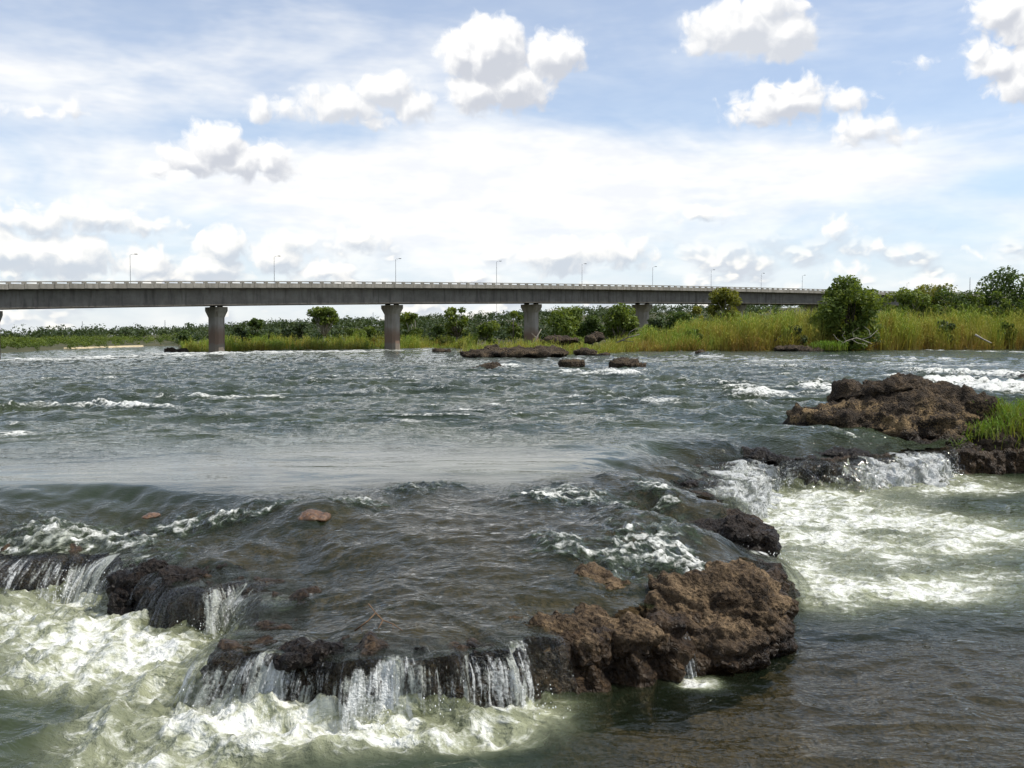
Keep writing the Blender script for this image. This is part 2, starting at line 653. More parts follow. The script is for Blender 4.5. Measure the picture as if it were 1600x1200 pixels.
def rock_material(name, dark, mid, light, tan=0.0, scale=1.0, cracks=0.4):
    m, g, out = new_mat(name)
    p = pos(g)
    wet = attr_node(g, 'wet')
    n1 = g.noise(p, 3.0 * scale, 5, 0.68)
    n2 = g.noise(p, 22.0 * scale, 4, 0.7)
    v = g.voro(p, 26.0 * scale, 0)
    k = g.m('ADD', g.m('MULTIPLY', n1, 0.7), g.m('MULTIPLY', n2, 0.45))
    colr = g.ramp(k, [(0.42, dark), (0.57, mid), (0.74, light)])
    if tan > 0:
        pt = g.step(g.m('ADD', g.noise(p, 1.6 * scale, 4, 0.6), g.m('MULTIPLY', n2, 0.5)), 0.80 - tan * 0.06, 0.97 - tan * 0.06)
        colr = g.mix(g.m('MULTIPLY', pt, attr_node(g, 'tan')), colr, (0.26, 0.18, 0.09))
    ce = g.voro(g.vm('ADD', p, g.scale(g.noise(p, 2.5 * scale, 3, 0.6, col=True), 0.6 / scale)), 2.6 * scale, 0, 0.5, 'DISTANCE_TO_EDGE')
    crack = g.m('MULTIPLY', g.step(ce, 0.03, 0.0), cracks)
    colr = g.mix(crack, colr, (0.008, 0.006, 0.005))
    pits = g.step(v, 0.05, 0.32)
    colr = g.mix(g.m('MULTIPLY_ADD', pits, -0.55, 0.55), colr, (0.012, 0.009, 0.007))
    colr = g.mix(wet, colr, g.mix(1.0, colr, (0.30, 0.26, 0.22), 'MULTIPLY'))
    hh = g.m('ADD', g.m('MULTIPLY', n2, 0.05 / scale), g.m('MULTIPLY_ADD', v, 0.03 / scale, g.m('MULTIPLY', crack, -0.02 / scale)))
    nrm = bump(g, hh, 1.0, 1.0)
    rough = g.m('MULTIPLY_ADD', wet, -0.52, 0.9)
    b = principled(g, colr, rough, 0.25, nrm)
    g.l.new(b.outputs[0], out.inputs[0])
    return m


def plain_material(name, c1, c2, scale=3.0, rough=0.85, bump_h=0.01, spec=0.3, stretch=(1, 1, 1)):
    m, g, out = new_mat(name)
    p = g.vm('MULTIPLY', pos(g), stretch)
    n = g.noise(p, scale, 7, 0.65, 0.2)
    colr = g.mix(g.step(n, 0.3, 0.7), c1, c2)
    b = principled(g, colr, rough, spec, bump(g, n, 1.0, bump_h))
    g.l.new(b.outputs[0], out.inputs[0])
    return m


def leaf_material(name, c1, c2, c3, trans=0.42):
    m, g, out = new_mat(name)
    tone = attr_node(g, 'tone')
    colr = g.ramp(tone, [(0.0, c1), (0.5, c2), (1.0, c3)])
    d = principled(g, colr, 0.55, 0.25)
    t = g.new('ShaderNodeBsdfTranslucent')
    g.l.new(g.mix(1.0, colr, (1.25, 1.2, 0.6), 'MULTIPLY'), t.inputs[0])
    mx = g.new('ShaderNodeMixShader')
    mx.inputs[0].default_value = trans
    g.l.new(d.outputs[0], mx.inputs[1])
    g.l.new(t.outputs[0], mx.inputs[2])
    g.l.new(mx.outputs[0], out.inputs[0])
    return m


M_WATER = water_material()
M_FALL = fall_material()
M_ROCK = rock_material('basalt_rock', (0.012, 0.009, 0.007), (0.092, 0.062, 0.035), (0.25, 0.175, 0.10))
M_ROCK_TAN = rock_material('basalt_rock_tan', (0.010, 0.008, 0.006), (0.040, 0.029, 0.019), (0.12, 0.083, 0.046), 0.8)
M_ROCK_BLACK = rock_material('basalt_rock_black', (0.010, 0.008, 0.007), (0.030, 0.022, 0.018), (0.07, 0.05, 0.035))
M_ROCK_FAR = rock_material('basalt_rock_far', (0.016, 0.012, 0.009), (0.055, 0.040, 0.026), (0.13, 0.095, 0.055), 0.0, 0.35)
M_BED = rock_material('riverbed_rock', (0.06, 0.040, 0.022), (0.15, 0.10, 0.052), (0.26, 0.18, 0.10), 0.0, 0.7, 0.0)

# ------------------------------------------------------------------ the ledge line
# foot of the ledge, left to right: surveyed picture point, crest height, run-out of the fall, how much water, how frothy
FOOT = [
    (-900, 890, .33, .30, 1.0, .75), (-200, 912, .33, .55, 1.0, .6), (0, 918, .33, .55, 1.0, .6), (60, 922, .33, .5, .9, .35), (110, 922, .33, .5, 1.0, .45), (165, 920, .34, .4, 1.0, .5),
    (195, 948, .36, .25, .9, .55), (230, 975, .38, .25, .2, .4), (270, 988, .38, .3, .1, .3), (330, 990, .40, .30, .7, .6), (385, 972, .42, .40, 1.0, .75), (408, 985, .41, .35, 1.0, .5),
    (395, 1030, .40, .35, .9, .12), (345, 1085, .40, .35, .9, .12), (360, 1108, .40, .28, 1.0, .55), (410, 1122, .41, .20, 1.0, .62), (480, 1131, .42, .18, .9, .5), (540, 1136, .42, .17, .9, .5), (610, 1137, .42, .17, .95, .62), (680, 1132, .42, .17, .8, .42), (740, 1122, .42, .17, .95, .55), (800, 1110, .42, .17, 1.0, .68),
    (838, 1095, .45, .18, .5, .5), (880, 1086, .44, .2, 0, .2), (960, 1078, .42, .2, 0, .2), (1060, 1066, .40, .2, 0, .2), (1130, 1046, .40, .2, 0, .2), (1205, 1010, .40, .2, 0, .2), (1235, 968, .40, .2, 0, .2),
    (1228, 925, .30, .3, .2, .4), (1170, 897, .24, .5, 1.0, .7), (1105, 890, .24, .6, 1.0, .8), (1110, 884, .26, .5, 1.0, .7), (1160, 884, .30, .3, .3, .4), (1205, 872, .38, .2, 0, .2), (1200, 850, .40, .2, 0, .2),
    (1135, 838, .42, .3, 0, .3), (1100, 820, .42, .7, 1.0, .85), (1108, 795, .44, .8, 1.0, .95), (1120, 772, .45, .8, 1.0, 1.0), (1150, 759, .45, .7, 1.0, .9), (1200, 757, .45, .6, .9, .65), (1250, 760, .45, .6, .8, .55), (1290, 762, .44, .6, .7, .45), (1330, 755, .44, .85, 1.0, 1.0), (1400, 748, .46, .9, 1.0, 1.0), (1460, 742, .44, .6, .9, .95),
    (1500, 742, .45, .3, 0, .2), (1560, 741, .45, .3, 0, .2), (1650, 739, .45, .3, 0, .2), (2600, 733, .45, .3, 0, .2)]


def resample(pts, step):
    p = np.array(pts, float)
    seg = np.linalg.norm(np.diff(p[:, :2], axis=0), axis=1)
    L = np.concatenate([[0], np.cumsum(seg)])
    n = int(L[-1] / step) + 1
    t = np.linspace(0, L[-1], n)
    q = np.stack([np.interp(t, L, p[:, k]) for k in range(p.shape[1])], 1)
    return q


_foot = [(*on(a, b, 0.0), c, d, e, f) for a, b, c, d, e, f in FOOT]
LEDGE = resample(_foot, 0.02)
# uneven, rocky line
_s = np.arange(len(LEDGE)) * 0.02
for _ in range(6):
    LEDGE[1:-1] = 0.25 * LEDGE[:-2] + 0.5 * LEDGE[1:-1] + 0.25 * LEDGE[2:]
_tan = np.gradient(LEDGE[:, :2], axis=0)
_tan /= np.linalg.norm(_tan, axis=1)[:, None] + 1e-9
_k = np.ones(31) / 31
_tan = np.stack([np.convolve(np.pad(_tan[:, k], 15, mode='edge'), _k, 'valid') for k in (0, 1)], 1)
_tan /= np.linalg.norm(_tan, axis=1)[:, None] + 1e-9
LNRM = np.stack([-_tan[:, 1], _tan[:, 0]], 1)         # points to the upper side
LEDGE[:, :2] += LNRM * (0.16 * perlin2(_s * 1.6, _s * 0 + .3, 5) + 0.09 * perlin2(_s * 4.3, _s * 0 + .7, 6))[:, None]
LEDGE[:, 2] += 0.05 * perlin2(_s * 1.9, _s * 0 + .4, 7) + 0.03 * perlin2(_s * 5.1, _s * 0 + .6, 8)
_fl_n = perlin2(_s * 2.6, _s * 0 + .2, 9) + 0.6 * perlin2(_s * 7.3, _s * 0 + .8, 10)
LEDGE[:, 5] = np.clip(LEDGE[:, 5] * (1 + 0.55 * _fl_n), 0.05, 1)
LEDGE_C = LEDGE[::8]                                  # coarser copy for distances
_POLY = np.concatenate([LEDGE_C[:, :2], [(60, 60), (-60, 60)]])


def ledge_info(x, y):
    """signed distance (+ on the upper side), arc length and the crest values of the nearest place on the ledge"""
    n = len(x)
    best = np.full(n, 1e9)
    idx = np.zeros(n)
    a, b = LEDGE_C[:-1, :2], LEDGE_C[1:, :2]
    for i in range(len(a)):
        dx, dy = b[i] - a[i]
        t = np.clip(((x - a[i, 0]) * dx + (y - a[i, 1]) * dy) / (dx * dx + dy * dy), 0, 1)
        d = (x - a[i, 0] - t * dx) ** 2 + (y - a[i, 1] - t * dy) ** 2
        k = d < best
        best[k] = d[k]
        idx[k] = i + t[k]
    ins = np.zeros(n, bool)
    m = len(_POLY)
    for i in range(m):
        x1, y1 = _POLY[i]
        x2, y2 = _POLY[(i + 1) % m]
        if y1 == y2:
            continue
        c = ((y1 > y) != (y2 > y)) & (x < (x2 - x1) * (y - y1) / (y2 - y1) + x1)
        ins ^= c
    sd = np.sqrt(best) * np.where(ins, 1, -1)
    ar = np.arange(len(LEDGE_C))
    vals = [np.interp(idx, ar, LEDGE_C[:, k]) for k in range(2, 6)]
    return sd, idx * 0.16, vals


_UC = [on(a, b, .72) for a, b in ((-1200, 800), (0, 794), (120, 800), (250, 800), (400, 800), (480, 797), (600, 779), (700, 772), (800, 788), (900, 770), (1000, 735), (1080, 702), (1330, 690), (2400, 690))]
_UCX, _UCY = np.array([p[0] for p in _UC]), np.array([p[1] for p in _UC])
_LIP = [on(a, b, ZU) for a, b in ((-700, 590), (-200, 572), (0, 563), (100, 556), (200, 552), (280, 550.5))]
_LIPX, _LIPY = np.array([p[0] for p in _LIP]), np.array([p[1] for p in _LIP])

# drowned humps of rock that bulge the sheet: picture point, radii in picture px, rise
HUMPS = [(40, 800, 110, 12, .05), (500, 800, 60, 9, .09), (440, 803, 40, 8, .05), (620, 778, 70, 8, .07), (700, 768, 60, 7, .06), (830, 790, 45, 8, .07), (960, 752, 50, 7, .06), (1000, 800, 60, 14, .08), (1050, 770, 30, 14, .07),
         (880, 850, 50, 16, .05), (640, 880, 60, 14, .03), (560, 930, 70, 12, .02), (420, 960, 50, 14, .03), (1180, 715, 60, 6, .05), (1120, 690, 70, 6, .05), (240, 803, 40, 7, .06), (900, 705, 70, 4, .04), (800, 575, 26, 3, .35), (1100, 556, 14, 3, .35)]
# broken water on the upper river: picture point, radii in px, strength
SPOTS_U = [(190, 636, 170, 9, 1.0), (120, 634, 50, 5, .8), (380, 622, 60, 8, .9), (260, 632, 60, 8, .8), (480, 600, 60, 7, .5), (30, 683, 60, 5, .9), (330, 655, 80, 6, .5), (520, 617, 70, 5, .6), (650, 612, 80, 6, .5), (700, 600, 80, 4, .3),
           (960, 622, 60, 5, .9), (1080, 600, 50, 5, .8), (1040, 635, 50, 4, .8), (1190, 622, 70, 7, 1.1), (1140, 612, 50, 4, .8), (1290, 607, 40, 6, 1.2), (1280, 612, 30, 5, 1.0), (980, 585, 60, 5, .8), (860, 585, 60, 4, .4),
           (1440, 562, 60, 5, 1.1), (1470, 585, 60, 6, 1.1), (1540, 605, 70, 14, 1.7), (1570, 612, 50, 12, 1.6), (1560, 550, 60, 4, 1.0), (1500, 572, 80, 4, .9), (1380, 570, 60, 4, .7), (1580, 590, 40, 8, 1.2), (1230, 575, 70, 4, .7), (1180, 563, 60, 3, .7), (1100, 558, 35, 3, 1.2), (1000, 566, 50, 3, .8), (790, 577, 60, 3, .9), (900, 562, 40, 2.4, .7), (740, 550, 40, 2, .8), (660, 545, 60, 1.8, 1.3), (620, 548, 80, 1.6, .8), (430, 551, 120, 2.2, 1.3), (330, 553, 80, 2, 1.2), (250, 557, 70, 2.2, 1.2), (150, 560, 90, 2.4, 1.3), (30, 563, 80, 2.6, 1.3), (560, 549, 60, 1.5, .8),
           (700, 660, 120, 6, .25), (1000, 660, 90, 5, .35), (1180, 640, 60, 5, .5)]
# broken water on the shelf
SPOTS_S = [(150, 812, 70, 7, .6), (310, 806, 60, 6, .6), (40, 826, 110, 9, .6), (420, 806, 50, 5, .5), (80, 845, 130, 16, .7), (200, 832, 80, 12, .55), (70, 806, 70, 6, .45), (-120, 850, 150, 30, .8), (250, 850, 70, 12, .35), (20, 835, 120, 22, 1.0), (130, 818, 60, 9, .8), (160, 822, 60, 8, .5), (260, 812, 60, 7, .45), (330, 808, 60, 6, .5), (400, 808, 50, 6, .5), (560, 806, 60, 6, .9), (650, 788, 50, 7, .7), (700, 780, 40, 6, .5), (40, 860, 60, 20, .4),
           (900, 790, 90, 14, .8), (850, 800, 50, 8, .8), (960, 800, 50, 12, .7), (870, 855, 45, 16, .9), (930, 868, 60, 14, .8), (980, 850, 40, 30, .75), (1040, 860, 50, 25, 1.2), (1075, 870, 30, 14, 1.2), (1000, 770, 30, 14, .6), (1040, 775, 25, 20, .9), (440, 910, 35, 8, .9), (1060, 830, 40, 12, .6), (960, 885, 40, 10, .6), (1100, 722, 60, 6, .35), (300, 885, 50, 5, .3)]
SPOTS_P = [(40, 960, 260, 60, 1.0), (230, 1010, 130, 70, .85), (200, 1150, 210, 60, .85), (330, 1060, 80, 80, 1.0), (300, 1130, 160, 60, .95), (480, 1160, 230, 45, 1.0), (600, 1150, 200, 30, .9), (720, 1150, 130, 30, .85), (830, 1122, 60, 18, .8), (880, 1108, 50, 10, .35), (100, 1040, 150, 45, .75),
           (40, 1130, 110, 45, -.75), (100, 1180, 120, 40, -.35), (560, 1190, 160, 30, -.25), (760, 1190, 160, 30, -.3),
           (1240, 785, 160, 32, 1.05), (1330, 800, 230, 35, .85), (1420, 752, 130, 16, 1.0), (1480, 760, 120, 12, .9), (1300, 850, 220, 30, .75), (1480, 830, 190, 22, .62), (1450, 850, 150, 22, .6), (1350, 915, 190, 30, .85), (1260, 925, 80, 30, .95), (1480, 925, 160, 22, .6), (1230, 890, 70, 20, .8), (1087, 1068, 34, 10, 1.2), (1180, 800, 70, 30, .6), (1480, 790, 130, 12, -.5), (1560, 900, 90, 14, .35)]


def spots(x, y, lst, z):
    f = np.zeros(len(x))
    wx = x + 0.10 * y * 0.12 * perlin2(x * .9, y * .9, 31)
    wy = y + 0.15 * perlin2(x * .8 + 9, y * .8, 32)
    for px, py, rx, ry, a in lst:
        cx, cy = on(px, py, z)
        _, y2 = on(px, py - ry, z)
        _, y1 = on(px, py + ry, z)
        sx, sy = rx / F * cy, max(0.5 * (y2 - y1), 0.02)
        q = ((wx - cx) / sx) ** 2 + ((wy - cy) / sy) ** 2
        k = q < 6
        f[k] += a * np.exp(-q[k] * 1.1)
    return f


def ridge(x, y, seed):
    r = 1 - np.abs(perlin2(x, y, seed)) * 1.5
    return np.clip(r, 0, 1) ** 2


def upper_water(x, y):
    """height, foam, clearness and ripple of the upper river and the shelf"""
    n = len(x)
    near = (y < 24) & (np.abs(x) < 16)
    sd = np.full(n, 9.0)
    arc = np.zeros(n)
    zc = np.full(n, ZU)
    flow = np.zeros(n)
    if near.any():
        a, b, c = ledge_info(x[near], y[near])
        sd[near], arc[near], zc[near], flow[near] = a, b, c[0], c[2]
    yuc = np.interp(x, _UCX, _UCY) + 0.40 * perlin2(x * .55, y * .3, 71) + 0.16 * perlin2(x * 1.7, y * .8, 70)
    du = y - yuc
    up = sstep(du, -1.5, 2.4)
    s_in = (0.50 + 0.20 * sstep(y, 7.0, 10.9)) * (1 - up) + ZU * up
    sdn = sd + sstep(sd, 0.1, 0.5) * (0.50 * perlin2(x * .6, y * .7, 77) + 0.16 * perlin2(x * 2.6, y * 2.2, 78) + 0.05 * perlin2(x * 7, y * 5, 79))
    W = zc + (s_in - zc) * sstep(sdn, -0.05, 1.5 + 0.5 * sstep(-x, 0.5, 3.5))
    shelf = (1 - sstep(du, -0.9, 0.3)) * near
    # tongues of current drawn out down the slope towards the ledge
    tong = sstep(du, 1.5, -0.1) * (1 - 0.6 * shelf) * near * sstep(sd, 0.0, 0.4)
    bx = x + 0.35 * y + 0.25 * perlin2(x * .8, y * .8, 68)
    W = W + tong * (0.045 * perlin2(bx * 1.5, y * .55, 65) + 0.026 * perlin2(bx * 3.7, y * 1.1, 66) + 0.012 * perlin2(bx * 9, y * 2.4, 67))
    # the far drop on the left
    ylip = np.interp(x, _LIPX, _LIPY) + 2.0 * perlin2(x * .11, x * 0, 72)
    left = x < _LIPX[-1] + 6
    W = W - 1.17 * sstep(y - ylip, 0, 9.0) * left
    # drowned humps
    for px, py, rx, ry, h in HUMPS:
        cx, cy = on(px, py, 0.7)
        _, y2 = on(px, py - ry, 0.7)
        _, y1 = on(px, py + ry, 0.7)
        q = ((x - cx) / (rx / F * cy)) ** 2 + ((y - cy) / (0.5 * (y2 - y1) + .02)) ** 2
        W = W + h * np.exp(-q * 1.2)
    su = spots(x, y, SPOTS_U, ZU) * (y > 16)
    ss = spots(x, y, SPOTS_S, 0.6) * (y < 24)
    rough = sstep(y - (14.0 + 2.2 * perlin2(x * .22, y * .12, 73)), 0, 8.5)
    lull = 0.55 + 0.45 * sstep(perlin2(x * .05, y * .035, 74), -0.35, 0.35)
    far = sstep(y, 60, 110)
    xs = x * 0.72 + 0.6 * perlin2(x * .3, y * .3, 75)
    ys = y * 1.05 + 0.6 * perlin2(x * .3 + 7, y * .3, 76)
    a1, a2, a3, a4 = ridge(xs / 3.6, ys / 3.0, 81), ridge(xs / 1.7, ys / 1.4, 82), ridge(xs / .8, ys / .66, 83), perlin2(xs / .38, ys / .3, 84)
    amp = rough * lull * (1 + 0.7 * np.clip(su, 0, 1.5)) * (1 - 0.45 * far)
    wave = amp * (0.15 * a1 + 0.12 * a2 + 0.075 * a3 + 0.030 * a4 - 0.12)
    # quiet glide above the crest: long soft swells only
    calm = (1 - rough) * (1 - shelf)
    wave = wave + calm * (0.010 * perlin2(x * .55, y * 1.1, 85) + 0.004 * perlin2(x * 1.8, y * 3.2, 86))
    # shelf: ripples drawn out along the flow
    sh = shelf * (0.026 * fbm2(x * 1.6, y * 2.8, 3, 87) + 0.012 * ridge(x * 3.4 + .5 * perlin2(x * 2, y * 2, 89), y * 6.0, 88) + 0.005 * perlin2(x * 9, y * 12, 90))
    edge = np.exp(-np.clip(sd, 0, 9) / 0.7) * near
    sh = sh * (1 - 0.6 * edge) + edge * flow * (0.018 * perlin2(arc * 6, sd * 1.2, 91) + 0.008 * perlin2(arc * 17, sd * 2.0, 97))
    jump = np.clip(ss, 0, 1.2)
    sh = sh + jump * (0.055 * ridge(x * 3.4, y * 3.6, 92) + 0.035 * ridge(x * 8, y * 8, 93) + 0.012 * perlin2(x * 22, y * 22, 94))
    W = W + wave + sh * sstep(sd, 0.0, 0.55)
    crest = 0.5 * a1 + 0.33 * a2 + 0.17 * a3
    patch = perlin2(x * .14, y * .10, 95)
    fo = np.clip(su, 0, 1.8) * sstep(crest, 0.30, 0.72) * 1.0 + rough * 0.80 * sstep(crest, 0.62, 0.88) * sstep(patch, -0.3, 0.5)
    fs = np.clip(ss, 0, 1.2) * (0.20 + 0.6 * ridge(x * 3.4, y * 3.6, 92)) + shelf * 0.10 * sstep(fbm2(x * 2.5, y * 3.5, 3, 96), 0.25, 0.8)
    foam = np.clip(np.maximum(fo, fs), 0, 1.15)
    # water pulled thin over the drop on the left shows a white lip
    clear = shelf * 0.72 * sstep(sd, -1, 0.2)
    clear = np.maximum(clear, 0.66 * sstep(du, 2.4, -0.2) * near)
    rip = 0.035 + 0.965 * rough * (0.6 + 0.4 * lull) + shelf * 0.20
    rip = np.clip(rip + 0.30 * sstep(du, 1.6, -0.2) * (1 - shelf) * near + 0.12 * np.clip(perlin2(x * .35, y * 1.3, 98), 0, 1) * near, 0, 1.1)
    return W, foam, clear, rip, sd - 0.42 * (flow < 0.12) * near


def pool_water(x, y):
    sd, arc, (zc, w, flow, froth) = ledge_info(x, y)
    f = spots(x, y, SPOTS_P, 0.0)
    d = np.clip(-sd, 0, 9)
    foot = flow * np.exp(-d / 0.30) * (0.5 + 0.6 * froth)
    foam = np.clip(f, -1, 1.15)
    foam = np.clip(np.maximum(foam, foot * 1.15), 0, 1.15)
    lump = fbm2(x * 1.1 + .4 * perlin2(x * .7, y * .7, 101), y * 1.1, 3, 102)
    foam = np.clip(foam * (0.82 + 0.55 * lump), 0, 1.1)
    t = np.clip(f, 0, 1)
    b1, b2, b3 = ridge(x * .8 + .4 * perlin2(x, y, 103), y * .9, 104), ridge(x * 1.9, y * 2.1, 105), ridge(x * 4.5, y * 4.8, 106)
    left = sstep(-x, -0.6, 0.6)
    calmr = 1 - np.clip(t * 1.4, 0, 1)
    z = t * (0.5 + 0.5 * left) * (0.12 * b1 + 0.085 * b2 + 0.042 * b3 + 0.016 * ridge(x * 11, y * 11, 107) - 0.09)
    z = z + left * calmr * (0.06 * b1 + 0.035 * b2 + 0.012 * b3 - 0.04)
    z = z + (1 - left) * calmr * (0.026 * fbm2(x * 1.0, y * 1.9, 3, 108) + 0.018 * ridge(x * 1.9 + .5 * perlin2(x, y, 110), y * 3.6, 109) + 0.006 * perlin2(x * 6, y * 10, 111))
    big = 1 + 1.6 * sstep(y, 12, 15)
    z = z + np.clip(foot, 0, 1) * big * (0.03 + 0.08 * ridge(x * 3.2, y * 3.4, 112) + 0.05 * ridge(x * 8, y * 8, 113) + 0.02 * ridge(x * 19, y * 19, 114))
    clear = 0.80 * calmr * sstep(x, -0.6, 1.0) * sstep(-y, -12.5, -7.5)
    rip = np.clip(0.26 + 0.6 * t, 0, 1)
    milk = np.clip(1.05 * np.clip(f, 0, 1.1) + 0.7 * foot, 0, 1) * (0.85 + 0.35 * lump)
    foam = foam * 0.80
    return z, foam, clear, rip, sd, np.clip(milk, 0, 1)


def fan(rows, a0, a1, nc):
    """ground grid, finer towards the bank we stand on"""
    an = np.tan(np.radians(np.linspace(a0, a1, nc)))
    Y = np.repeat(rows, nc)
    X = Y * np.tile(an, len(rows))
    return X, Y


def fan_faces(nr, nc, keep):
    i = np.arange((nr - 1) * nc).reshape(nr - 1, nc)[:, :-1].ravel()
    f = np.stack([i, i + 1, i + nc + 1, i + nc], 1)
    k = keep[f].all(1)
    return f[k]


def compact(co, faces, *ats):
    used = np.unique(faces)
    mp = np.full(len(co), -1, np.int64)
    mp[used] = np.arange(len(used))
    return co[used], mp[faces], [a[used] for a in ats]


def geo(a, b, r):
    n = int(math.log(b / a) / math.log(1 + r)) + 1
    return a * (b / a) ** np.linspace(0, 1, n)


# upper river
rows = np.concatenate([geo(6.3, 22, 0.0046)[:-1], geo(22, 70, 0.0048)[:-1], geo(70, 340, 0.0085)])
NC = 700
X, Y = fan(rows, -34, 34, NC)
W, foam, clear, rip, sd = upper_water(X, Y)
keep = sd > 0.03
fc = fan_faces(len(rows), NC, keep)
co, fc, (foam, clear, rip) = compact(np.stack([X, Y, W], 1), fc, foam, clear, rip)
me = mesh_from('river', co, fc)
attr(me, 'foam', foam)
attr(me, 'clear', clear)
attr(me, 'ripple', rip)
tag(link('river', me, M_WATER), 'grey green river broken by small whitecaps above the ledge', 'river', kind='structure')

# lower pool
rows = geo(3.4, 21, 0.0050)
NC = 640
X, Y = fan(rows, -37, 37, NC)
W, foam, clear, rip, sd, milk = pool_water(X, Y)
keep = sd < 0.30
fc = fan_faces(len(rows), NC, keep)
co, fc, (foam, clear, rip, milk) = compact(np.stack([X, Y, W], 1), fc, foam, clear, rip, milk)
me = mesh_from('lower_pool', co, fc)
attr(me, 'foam', foam)
attr(me, 'clear', clear)
attr(me, 'ripple', rip)
attr(me, 'milk', milk)
tag(link('lower_pool', me, M_WATER), 'foaming pale green pool below the rock ledge', 'pool', kind='structure')

# riverbed under the shelf and the pool
gx, gy = np.meshgrid(np.linspace(-15, 17, 240), np.linspace(2.5, 23, 190))
X, Y = gx.ravel(), gy.ravel()
W, foam, clear, rip, sd = upper_water(X, Y)
dub = Y - np.interp(X, _UCX, _UCY)
dep = 0.06 + 0.34 * sstep(dub, 0.2, 3.0)
lum = 0.035 * fbm2(X * 2.6, Y * 2.6, 3, 121) + 0.05 * np.exp(-((dub - 0.2) / 0.9) ** 2) * perlin2(X * 1.7, Y * 2.2, 122)
B = np.where(sd > 0.12, W - dep + lum, -0.28 + 2 * lum)
fc = fan_faces(190, 240, np.ones(len(X), bool))
me = mesh_from('riverbed', np.stack([X, Y, B], 1), fc)
attr(me, 'wet', np.full(len(X), 0.55))
tag(link('riverbed', me, M_BED), kind='structure')

# ------------------------------------------------------------------ rock ledge face
NT_ = 26
prof_t = np.linspace(0, 1, NT_)
ns = len(LEDGE)
zc, wv, flowv, frothv = LEDGE[:, 2], LEDGE[:, 3], LEDGE[:, 4], LEDGE[:, 5]
o_ = np.zeros((ns, NT_))
z_ = np.zeros((ns, NT_))
for j, t in enumerate(prof_t):
    if t < 0.3:
        u = t / 0.3
        o_[:, j] = 0.55 - 0.43 * u
        z_[:, j] = zc - 0.05 + 0.05 * u
    else:
        u = (t - 0.3) / 0.7
        o_[:, j] = 0.12 - wv * 0.62 * u ** 0.8
        z_[:, j] = (zc - 0.03) * (1 - u ** 1.5 * 1.0) - 0.25 * u ** 3
PX = LEDGE[:, 0][:, None] + LNRM[:, 0][:, None] * o_
PY = LEDGE[:, 1][:, None] + LNRM[:, 1][:, None] * o_
co = np.stack([PX, PY, z_], 2).reshape(-1, 3)
dsp = 0.12 * perlin3(co, 2.6, 131) + 0.08 * perlin3(co, 6.0, 132) - 0.16 * (worley3(co, 5.5, 133) - 0.5) - 0.05 * (worley3(co, 16.0, 134) - 0.5)
uu = np.tile(prof_t, ns)
dirx = -np.repeat(LNRM, NT_, axis=0)
k = sstep(uu, 0.15, 0.45)
co[:, 0] += dirx[:, 0] * dsp * k
co[:, 1] += dirx[:, 1] * dsp * k
co[:, 2] += dsp * (1 - k) * 0.75 + dsp * 0.3 * k
fc = fan_faces(ns, NT_, np.ones(len(co), bool))
me = mesh_from('rock_ledge', co, fc)
attr(me, 'wet', np.full(len(co), 0.9))
tag(link('rock_ledge', me, M_ROCK), 'long wet dark rock ledge that the river spills over', 'ledge')

# ------------------------------------------------------------------ falling water
# separate falls where the ledge carries water, each a sheet that follows the ledge


